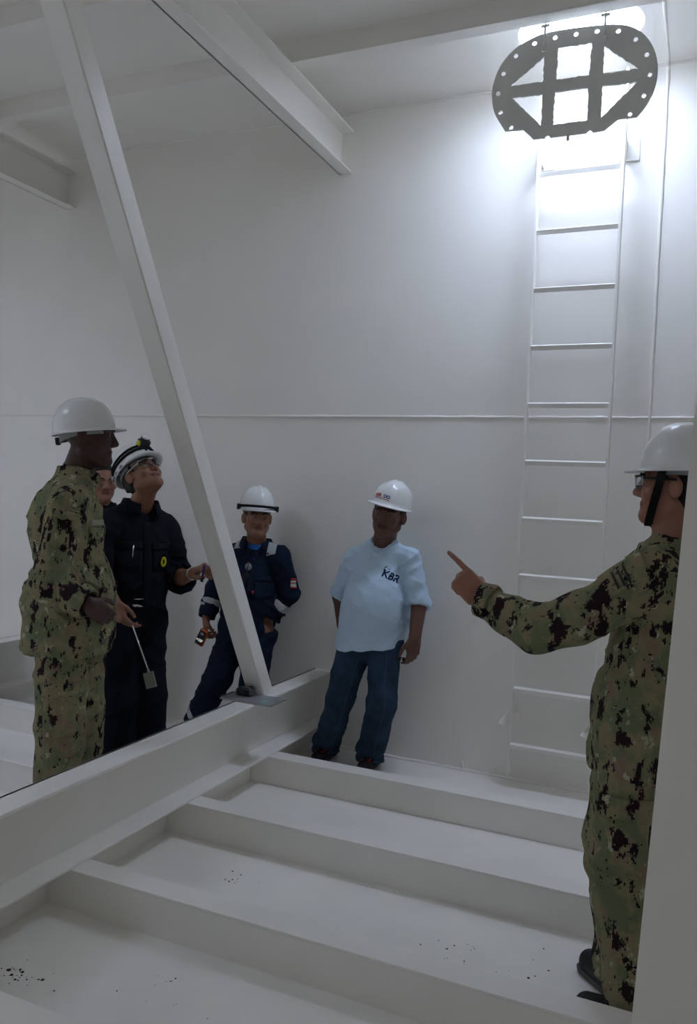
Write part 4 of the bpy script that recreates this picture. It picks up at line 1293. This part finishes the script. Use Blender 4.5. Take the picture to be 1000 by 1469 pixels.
# ------------------------------------------------------------------ 4: man in black-navy coverall with a head lamp, looking up, hand on the brace
def lamp_man():
    base = A(-2.72, 3.47, 0.0)
    J = dict(neck=A(-2.735, 3.50, 1.475), chest=A(-2.735, 3.485, 1.24), waist=A(-2.745, 3.48, 1.03), pelvis=A(-2.750, 3.48, 0.90),
             shR=A(-2.805, 3.345, 1.375), elR=A(-2.80, 3.26, 1.13), wrR=A(-2.655, 3.235, 0.985),
             shL=A(-2.672, 3.655, 1.350), elL=A(-2.560, 3.640, 1.085), wrL=A(-2.345, 3.455, 1.145),
             hipR=A(-2.785, 3.405, 0.86), knR=A(-2.745, 3.385, 0.47), anR=A(-2.745, 3.40, 0.09),
             hipL=A(-2.715, 3.555, 0.86), knL=A(-2.672, 3.545, 0.47), anL=A(-2.680, 3.57, 0.09))
    fwd = (0.88, -0.48, 0); H = A(-2.690, 3.46, 1.622); R = frame((0.72, -0.22, 0.66), (-0.62, 0.13, 0.77))
    feet = dict(L=(0.9, -0.2), R=(0.8, -0.6))
    hands = dict(R=hand_pose((0.55, -0.05, -0.80), (0.25, 0.90, 0.2), (0.75, 0.0, 0.6), [(20, 30, 15), (30, 35, 20), (38, 40, 20), (42, 40, 20)], [(0.85, 0.45, 0.35), (0.9, 0.0, 0.4), (0.9, -0.2, 0.4)], 1.0),
                 L=hand_pose((0.78, -0.45, 0.42), (0.45, 0.30, -0.85), (-0.2, -0.8, 0.3), [(25, 45, 30), (35, 55, 35), (45, 60, 40), (50, 60, 40)], [(0.85, 0.3, 0.5), (0.9, -0.1, 0.5), (0.9, -0.3, 0.4)], 1.0))
    F = add_body(J, fwd, H, R, 1.0, 1.05, 1.05, hands, arm=(0.045, 0.042, 0.028), feet=feet)
    o = body_mesh(F, H, R, 1.0, 1.05, base, M['skin_tan'], M['lips'])
    finish(o, 'man in black coverall with a head lamp, looking up beside the brace')
    face_bits(H, R, 1.0, 1.05, base, o); hair_mesh(H, R, 1.02, 1.06, base, o)
    s, f, u = torso_axes(J, fwd)
    T_ = top_field(J, fwd, 0.176, 0.168, 0.166, 0.72, J['pelvis'], 0.066, None, belly=0.05, chest_drop=0.20)
    legs_field(T_, J, f, 0.150, (0.108, 0.098, 0.092))
    for k in 'LR': T_.plane(J['an' + k] + A(0, 0, -0.05), (0, 0, -1), 0.13)
    sleeve(T_, J, 'R', (0.070, 0.066, 0.060, 0.050), 0.72)
    sleeve(T_, J, 'L', (0.070, 0.070, 0.068, 0.070), 0.14)
    T_.cone(J['neck'] + f * 0.06 + u * 0.005, J['neck'] + f * 0.06 + u * 0.10, 0.058, 0.085, 0.004, op='s')
    cv = garment('coverall', T_, base, M['navy'], o, 0.0065, 0.009, 51, (7, 7, 11))
    cR = frame(f, u)
    collar('collar', J['neck'] - u * 0.012 + f * 0.010, cR, 0.080, 0.082, 0.040, 0.42, M['navy'], cv, base, 0.022, 0.058)
    bv = bvh_of(cv, base)
    cloth_patch('placket', bv, base, J['waist'] + f * 0.16 + u * 0.13, f, u, 0.040, 0.46, 0.005, M['navy'], cv, 4, 16)
    for sg in (-1, 1):
        cloth_patch('chest_pocket', bv, base, J['chest'] + s * 0.088 * sg + f * 0.16 - u * 0.04, f, u, 0.115, 0.12, 0.005, M['navy'], cv, 8, 6)
        cloth_patch('pocket_flap', bv, base, J['chest'] + s * 0.088 * sg + f * 0.16 + u * 0.025, f, u, 0.125, 0.035, 0.010, M['navy'], cv, 8, 4)
    local_tube('pocket_pen', J['chest'], cR, [(0.080, 0.148, 0.030), (0.083, 0.150, -0.035)], 0.0035, M['chrome'], o, base, 6)
    # rolled cuff at the left elbow
    c = J['elL'] * 0.86 + J['wrL'] * 0.14; d = unit(J['wrL'] - J['elL'])
    cf = Field(); cf.cone(c - d * 0.05, c + d * 0.02, 0.080, 0.082, 0.01); cf.plane(c - d * 0.045, -d, 0.14); cf.plane(c + d * 0.012, d, 0.14); cf.cone(c - d * 0.005, c + d * 0.05, 0.058, 0.060, 0.002, op='s')
    garment('rolled_cuff', cf, base, M['navy'], cv, 0.0065, 0.008, 55, (12, 12, 20))
    # belt with buckle
    bk = Field(); bc = J['waist'] - u * 0.055
    bk.cone(bc + u * 0.02, bc - u * 0.02, 0.1775, 0.1775, 0.01, f, 0.735); bk.plane(bc + u * 0.019, u, 0.4); bk.plane(bc - u * 0.019, -u, 0.4)
    belt = garment('belt', bk, base, M['leather'], o, 0.0065, 0.0, 1)
    bb = bvh_of(belt, base)
    for w_, h_, t_, m_ in ((0.050, 0.042, 0.005, M['chrome']), (0.038, 0.030, 0.007, M['leather'])):
        cloth_patch('buckle', bb, base, bc + f * 0.16 - s * 0.03, f, u, w_, h_, t_, m_, belt, 6, 5)
    for k in 'LR': boot(J, k, feet[k], base, o)
    # watch on the left wrist
    d = unit(J['wrL'] - J['elL']); c = J['wrL'] - d * 0.012
    Rw = frame(d, A(0, 0, 1))
    local_tube('wristwatch', c, Rw, [(math.cos(t) * 0.0315, 0.0, math.sin(t) * 0.0300) for t in [2 * math.pi * i / 20 for i in range(21)]], 0.0052, M['chrome'], o, base, 8)
    # yellow clip loop on the chest pocket
    yc = J['chest'] + s * 0.090 + f * 0.148 - u * 0.055
    local_tube('yellow_clip', yc, cR, [(math.cos(t) * 0.010, 0.004, math.sin(t) * 0.022 + 0.004) for t in [2 * math.pi * i / 16 for i in range(17)]], 0.0058, M['yellow'], o, base, 8)
    # hat with strap, tipped back with the head
    Hr = R; hc = H + R @ A(0, -0.022, 0.062)
    hat = hard_hat(o, base, hc, Hr, 0.134, 0.112, 0.142, 0.032)
    for zz, rr in ((0.030, 0.0070), (0.052, 0.0060)):
        sc_ = (1 - (zz / 0.148) ** 2.1) ** (1 / 2.35) + 0.02
        pts = [(math.sin(t) * 0.112 * sc_, math.cos(t) * 0.136 * sc_, zz + 0.012 * math.cos(t)) for t in [2 * math.pi * i / 32 for i in range(33)]]
        local_tube('lamp_strap', hc, Hr, pts, rr, M['strap'], hat, base, 8)
    for sx in (-1, 1):
        for yy in (-0.06, -0.02, 0.03):
            local_box('strap_clip', hc, Hr, (sx * 0.108 - 0.012, yy - 0.010, -0.010), (sx * 0.108 + 0.012, yy + 0.010, 0.006), M['hat_in'], hat, base, 0.003)
    lc = hc + Hr @ A(-0.002, 0.150, 0.075); Lr = frame(Hr @ A(0.0, 0.95, 0.3), Hr @ A(0, -0.3, 0.95))
    lamp = local_box('head_lamp', lc, Lr, (-0.030, -0.040, -0.022), (0.030, 0.010, 0.022), M['black'], hat, base, 0.008)
    local_tube('lamp_barrel', lc, Lr, [(0, -0.01, 0), (0, 0.022, 0)], [0.022, 0.025], M['black'], lamp, base, 16)
    local_tube('lamp_lens', lc, Lr, [(0, 0.020, 0), (0, 0.030, 0), (0, 0.034, 0)], [0.023, 0.022, 0.010], M['lamp_lens'], lamp, base, 16)
    F2 = Field(); F2.ell(lc + Lr @ A(0.030, -0.016, 0.002), (0.008, 0.019, 0.017), Lr, 0.002); v, q = F2.mesh(0.004)
    np_mesh('lamp_button', v, q, base, [M['yellow']], lamp)
    local_box('lamp_bracket', lc, Lr, (-0.008, -0.050, -0.045), (0.008, -0.030, -0.010), M['chrome'], lamp, base, 0.002)
    glasses(o, base, H, R, 1.0, 1.05, False)
    return J, base
LAMP_J, LAMP_BASE = lamp_man()

# ------------------------------------------------------------------ 5: man in camouflage at the left, in profile, standing on a stiffener
def left_camo():
    base = A(-2.49, 2.75, 0.0)
    J = dict(neck=A(-2.505, 2.75, 1.630), chest=A(-2.515, 2.745, 1.40), waist=A(-2.505, 2.75, 1.10), pelvis=A(-2.500, 2.75, 1.00),
             shR=A(-2.412, 2.618, 1.490), elR=A(-2.435, 2.548, 1.155), wrR=A(-2.248, 2.585, 1.086),
             shL=A(-2.608, 2.882, 1.490), elL=A(-2.700, 2.930, 1.190), wrL=A(-2.615, 2.955, 0.965),
             hipR=A(-2.465, 2.673, 0.97), knR=A(-2.455, 2.670, 0.54), anR=A(-2.470, 2.672, 0.10),
             hipL=A(-2.520, 2.827, 0.97), knL=A(-2.505, 2.840, 0.54), anL=A(-2.510, 2.850, 0.10))
    fwd = (0.80, 0.60, 0); H = A(-2.439, 2.75, 1.776); R = frame((0.82, 0.56, -0.01), (0, 0, 1))
    feet = dict(L=(0.70, 0.70), R=(0.90, 0.40))
    hands = dict(R=hand_pose((0.22, 0.72, -0.55), (-0.85, 0.35, 0.1), (0.4, 0.3, 0.85), [(25, 40, 25), (28, 42, 25), (30, 45, 25), (32, 45, 25)], TH_SIDE, 1.0),
                 L=hand_pose((0.2, -0.05, -0.95), (-0.3, -0.9, 0.1), (0.9, 0, 0.2), RELAX, TH_SIDE, 1.0))
    F = add_body(J, fwd, H, R, 1.09, 1.02, 1.10, hands, arm=(0.046, 0.040, 0.029), feet=feet)
    o = body_mesh(F, H, R, 1.09, 1.02, base, M['skin_dark'], M['lips_dark'])
    finish(o, 'man in camouflage uniform and white hard hat standing at the left, in profile')
    face_bits(H, R, 1.09, 1.02, base, o)
    s, f, u = torso_axes(J, fwd)
    hem = A(-2.508, 2.75, 0.850)
    T_ = top_field(J, fwd, 0.178, 0.190, 0.195, 0.68, hem, 0.066, (-0.03, 0, -1), chest_drop=0.21, hem_ratio=0.98)
    T_.ell(A(-2.562, 2.712, 1.38), (0.150, 0.115, 0.18), frame(f, u), 0.05)
    sleeve(T_, J, 'R', (0.074, 0.074, 0.073, 0.062), 0.96)
    sleeve(T_, J, 'L', (0.074, 0.070, 0.066, 0.056), 0.98)
    jk = garment('jacket', T_, base, M['camo'], o, 0.0065, 0.009, 61, (8, 8, 12))
    cR = frame(f, u)
    collar('collar', J['neck'] - u * 0.026 + f * 0.014, cR, 0.078, 0.074, 0.042, 0.40, M['camo'], jk, base, 0.014, 0.058)
    bv = bvh_of(jk, base)
    dn = unit(A(0.99, 0.0, 0.05))
    c = A(-2.395, 2.745, 1.365)
    cloth_patch('name_tape', bv, base, c + A(0.0, 0, 0.045), dn, u, 0.120, 0.026, 0.004, M['tape_tan'], jk, 8, 4)
    cloth_patch('pocket_flap', bv, base, c - A(0, 0, 0.005), dn, u, 0.125, 0.055, 0.009, M['camo'], jk, 8, 5)
    cloth_patch('chest_pocket', bv, base, c - A(0, 0, 0.075), dn, u, 0.115, 0.13, 0.005, M['camo'], jk, 8, 7)
    ds = A(0.55, -0.83, 0.12)
    cloth_patch('sleeve_pocket', bv, base, J['shR'] * 0.62 + J['elR'] * 0.38, ds, J['shR'] - J['elR'], 0.095, 0.115, 0.006, M['camo'], jk, 8, 7)
    cloth_patch('pocket_flap', bv, base, J['shR'] * 0.84 + J['elR'] * 0.16, ds, J['shR'] - J['elR'], 0.105, 0.036, 0.011, M['camo'], jk, 8, 4)
    cloth_patch('front_placket', bv, base, A(-2.37, 2.84, 1.15), unit(A(0.85, 0.50, 0)), u, 0.045, 0.50, 0.006, M['camo'], jk, 4, 16)
    d = unit(J['wrR'] - J['elR']); c = J['wrR'] - d * 0.012
    cf = Field(); cf.cone(c - d * 0.05, c + d * 0.006, 0.070, 0.067, 0.01); cf.plane(c - d * 0.045, -d, 0.2); cf.plane(c + d * 0.003, d, 0.2); cf.cone(c - d * 0.012, c + d * 0.03, 0.053, 0.053, 0.002, op='s')
    garment('cuff', cf, base, M['camo'], jk, 0.006, 0.004, 65)
    P = Field(); P.cone(J['waist'], J['pelvis'], 0.150, 0.158, 0.03, f, 0.85)
    legs_field(P, J, f, 0.142, (0.110, 0.102, 0.092))
    for k in 'LR': P.ell(J['an' + k] + A(0.0, 0, 0.030), (0.096, 0.092, 0.060), None, 0.03)
    for k in 'LR': P.plane(J['an' + k] + A(0, 0, -0.030), (0, 0, -1), 0.12)
    tr = garment('trousers', P, base, M['camo'], o, 0.007, 0.0075, 71, (8, 8, 7))
    bt = bvh_of(tr, base)
    cloth_patch('cargo_pocket', bt, base, (-2.390, 2.605, 0.62), (0.55, -0.83, 0), (0, 0, 1), 0.15, 0.19, 0.010, M['camo'], tr, 8, 8)
    cloth_patch('pocket_flap', bt, base, (-2.390, 2.605, 0.715), (0.55, -0.83, 0), (0, 0, 1), 0.16, 0.055, 0.017, M['camo'], tr, 8, 5)
    for k in 'LR': boot(J, k, feet[k], base, o)
    hc = A(-2.452, 2.741, 1.804); Hr = frame(R @ A(0, 0.985, 0.16), R @ A(0, -0.16, 0.985))
    hard_hat(o, base, hc, Hr, 0.131, 0.118, 0.138, 0.038)
left_camo()

# ------------------------------------------------------------------ 6: bare-headed man far behind, face seen between the two at the left
def far_man():
    base = A(-3.53, 4.13, 0.0)
    x, y = -3.53, 4.13
    J = dict(neck=A(x, y, 1.43), chest=A(x, y, 1.21), waist=A(x, y, 1.02), pelvis=A(x, y, 0.90),
             shR=A(x - 0.16, y - 0.10, 1.33), elR=A(x - 0.20, y - 0.12, 1.05), wrR=A(x - 0.17, y - 0.18, 0.82),
             shL=A(x + 0.16, y + 0.10, 1.33), elL=A(x + 0.20, y + 0.12, 1.05), wrL=A(x + 0.20, y + 0.04, 0.82),
             hipR=A(x - 0.08, y - 0.05, 0.86), knR=A(x - 0.08, y - 0.08, 0.47), anR=A(x - 0.09, y - 0.05, 0.09),
             hipL=A(x + 0.08, y + 0.05, 0.86), knL=A(x + 0.09, y + 0.02, 0.47), anL=A(x + 0.10, y + 0.04, 0.09))
    fwd = (0.60, -0.80, 0); H = A(-3.505, 4.10, 1.578); R = frame((0.82, -0.57, -0.02), (0, 0, 1))
    feet = dict(L=(0.7, -0.5), R=(0.4, -0.8))
    hands = {k: hand_pose((0, 0, -1), (0.7 if k == 'R' else -0.7, 0, 0), (0.5, -0.8, 0), RELAX, TH_SIDE) for k in 'LR'}
    F = add_body(J, fwd, H, R, 1.0, 1.05, 1.05, hands, feet=feet)
    o = body_mesh(F, H, R, 1.0, 1.05, base, M['skin_tan'], M['lips'], 0.005)
    finish(o, 'bare-headed man whose face shows between the two men at the left')
    face_bits(H, R, 1.0, 1.05, base, o); hair_mesh(H, R, 1.0, 1.05, base, o, True)
    s, f, u = torso_axes(J, fwd)
    T_ = top_field(J, fwd, 0.175, 0.165, 0.165, 0.70, J['pelvis'], 0.070, None, chest_drop=0.19)
    legs_field(T_, J, f, 0.150, (0.10, 0.09, 0.08))
    for k in 'LR': T_.plane(J['an' + k] + A(0, 0, -0.05), (0, 0, -1), 0.12)
    for k in 'LR': sleeve(T_, J, k, (0.072, 0.062, 0.058, 0.048), 0.95)
    cv = garment('coverall', T_, base, M['navy'], o, 0.008, 0.008, 81)
    collar('collar', J['neck'] - u * 0.012 + f * 0.010, frame(f, u), 0.078, 0.080, 0.036, 0.4, M['navy'], cv, base, 0.020, 0.05)
    for k in 'LR': boot(J, k, feet[k], base, o)
far_man()

# ================================================================== things on the girder and in the hands
def notebook():
    z = 0.4745
    t = thing('notebook', 'grey spiral notebook lying across the top of the floor girder', 'notebook', (-2.115, 3.715, z))
    x0, x1, y0, y1 = -0.155, 0.152, -0.085, 0.082
    box('page_block', (x0 + 0.002, y0 + 0.002, 0.0015), (x1 - 0.003, y1 - 0.002, 0.0070), M['white_print'], t)
    box('back_cover', (x0, y0, 0.0), (x1, y1, 0.0015), M['cover'], t)
    box('front_cover', (x0, y0, 0.0070), (x1, y1, 0.0085), M['cover'], t)
    for i in range(14):
        y = y0 + 0.010 + i * (y1 - y0 - 0.02) / 13
        tube('spiral_ring', [(x0 + 0.006 + 0.0075 * math.cos(a), y, 0.0045 + 0.0065 * math.sin(a)) for a in [6.2832 * k / 10 for k in range(11)]], 0.0010, M['chrome'], t, 6)
    bm = bmesh.new(); bmesh.ops.create_circle(bm, cap_ends=True, segments=28, radius=0.021, matrix=Matrix.Translation((0.085, -0.035, 0.0093)))
    st = from_bm('sticker', bm, M['teal'], t)
    bm = bmesh.new(); bm.from_mesh(ring_outline(0.0085, 0.0120, 0.3, 5.9)); bmesh.ops.translate(bm, verts=bm.verts, vec=(0.085, -0.035, 0.0100)); from_bm('sticker_mark', bm, M['white_print'], st)
    box('printed_strip', (0.105, 0.006, 0.0085), (0.145, 0.024, 0.0092), M['tape_tan'], t)
    p = thing('pen', 'black pen beside the spiral edge of the grey notebook', 'pen', (-2.276, 3.715, z + 0.0055))
    tube('barrel', [(0, -0.062, 0), (0.0, 0.055, 0)], 0.0052, M['black'], p, 10)
    tube('nib', [(0, 0.055, 0), (0.0, 0.068, 0)], [0.0045, 0.0012], M['chrome'], p, 10)
    box('clip', (-0.0015, -0.060, 0.0045), (0.0015, -0.022, 0.0065), M['chrome'], p, 0.0004)
M['cover'] = mat('grey_card_cover', (0.27, 0.27, 0.28), 0.35, 0.4)
M['teal'] = mat('teal_sticker', (0.13, 0.50, 0.45), 0.5, 0.3)
notebook()

def instrument():
    c = A(-2.178, 3.738, 0.4835)
    t = thing('pocket_instrument', 'small black rounded instrument with a grey top on the grey notebook', 'instrument', tuple(c))
    def part(name, F, m):
        v, q = F.mesh(0.0032); v = smooth(v, q, 1); return np_mesh(name, v, q, c, [m], t)
    F = Field()
    F.box(c + A(0.0, 0, 0.0215), (0.042, 0.028, 0.0215), None, 0.014, 0.006)
    F.cone(c + A(-0.030, -0.012, 0.022), c + A(-0.030, 0.012, 0.022), 0.020, 0.020, 0.010)
    part('body', F, M['black'])
    F = Field(); F.box(c + A(0.008, 0.004, 0.041), (0.030, 0.020, 0.006), None, 0.004, 0.003); F.box(c + A(0.037, 0.0, 0.024), (0.010, 0.024, 0.017), None, 0.006, 0.004)
    part('grey_shell', F, M['rubber_grey'])
    F = Field(); F.cone(c + A(-0.012, -0.027, 0.018), c + A(0.012, -0.027, 0.018), 0.006, 0.006, 0.003)
    part('thumb_catch', F, M['leather'])
    tube('strap_loop', [(0.030 + 0.012 * math.cos(a), 0.010 * math.sin(a), 0.046 + 0.004 * math.sin(a)) for a in [6.2832 * k / 12 for k in range(13)]], 0.0030, M['strap'], t, 6)
M['rubber_grey'] = mat('grey_rubber', (0.10, 0.105, 0.10), 0.6, 0.3)
instrument()

def meter():
    c = A(-2.803, 4.243, 0.648)
    R = frame((0.10, -1.0, 0.10), (0.40, 0.10, 1.0))         # forward = out of the screen
    t = thing('distance_meter', 'orange handheld meter with a lit dark screen, held beside the navy coverall', 'meter', tuple(c))
    local_box('body', c, R, (-0.030, -0.012, -0.050), (0.030, 0.012, 0.055), M['orange'], t, c, 0.008)
    local_box('bezel', c, R, (-0.024, 0.010, -0.042), (0.026, 0.0145, 0.044), M['black'], t, c, 0.003)
    sc = local_box('screen', c, R, (-0.021, 0.0140, -0.038), (0.023, 0.0155, 0.006), M['screen'], t, c, 0.0006)
    me = text_mesh('>157', 0.0215, 0, 0.0006)
    bm = bmesh.new(); bm.from_mesh(me)
    for v in bm.verts: v.co = Vector(R @ np.array([-v.co.x, 0.0162, v.co.y - 0.016]) )
    from_bm('reading', bm, M['digits'], sc)
    local_box('button', c, R, (-0.010, 0.0140, 0.018), (0.012, 0.0170, 0.034), M['hat_in'], t, c, 0.002)
meter()

def mirror_tool():
    a = A(-2.585, 3.243, 0.955); b = A(-2.412, 3.205, 0.680)
    t = thing('inspection_mirror', 'telescopic inspection mirror with a small square plate held by the head-lamp man', 'mirror tool', tuple(b))
    d = unit(b - a)
    tube('rod', [Vector(a - b), Vector(d * -0.10), Vector((0, 0, 0))], [0.0042, 0.0036, 0.0030], M['chrome'], t, 10)
    tube('ball_joint', [Vector(d * -0.008), Vector(d * 0.006)], 0.0060, M['steel'], t, 10)
    c = b + A(0.012, -0.004, -0.040)
    R = frame(A(0.50, -0.85, 0.10), A(-0.30, -0.05, 1.0))
    local_box('frame', c, R, (-0.026, -0.004, -0.038), (0.026, 0.003, 0.038), M['steel'], t, b, 0.002)
    local_box('mirror_plate', c, R, (-0.0225, 0.002, -0.034), (0.0225, 0.0045, 0.034), M['mirror'], t, b, 0.001)
mirror_tool()

def marker():
    t = thing('marker', 'short black marker in the hand resting on the diagonal brace', 'marker', (-2.228, 3.352, 1.120))
    tube('barrel', [(0.012, 0.002, 0.085), (0.002, 0, 0.015)], 0.0065, M['purple'], t, 10)
    tube('cap', [(0.003, 0, 0.020), (0, 0, 0.0)], 0.0078, M['black'], t, 10)
marker()

def sunglasses():
    c = A(-1.490, 4.262, 0.672)
    t = thing('sunglasses', 'dark folded sunglasses held against the jeans by the blue-shirted man', 'glasses', tuple(c))
    R = frame((0.25, -0.97, 0), (0, 0, 1))
    for sx in (-1, 1):
        F = Field(); F.ell(c + R @ A(sx * 0.019, 0, 0), (0.018, 0.004, 0.013), R, 0.002); v, q = F.mesh(0.003)
        np_mesh('lens', v, q, c, [M['screen']], t)
        local_tube('temple', c, R, [(sx * 0.036, 0, 0.008), (sx * 0.030, -0.006, 0.009), (-sx * 0.030, -0.008, 0.006)], 0.0022, M['black'], t, c, 6)
    local_tube('bridge', c, R, [(-0.036, 0.002, 0.010), (0.0, 0.003, 0.011), (0.036, 0.002, 0.010)], 0.0024, M['black'], t, c, 6)
sunglasses()
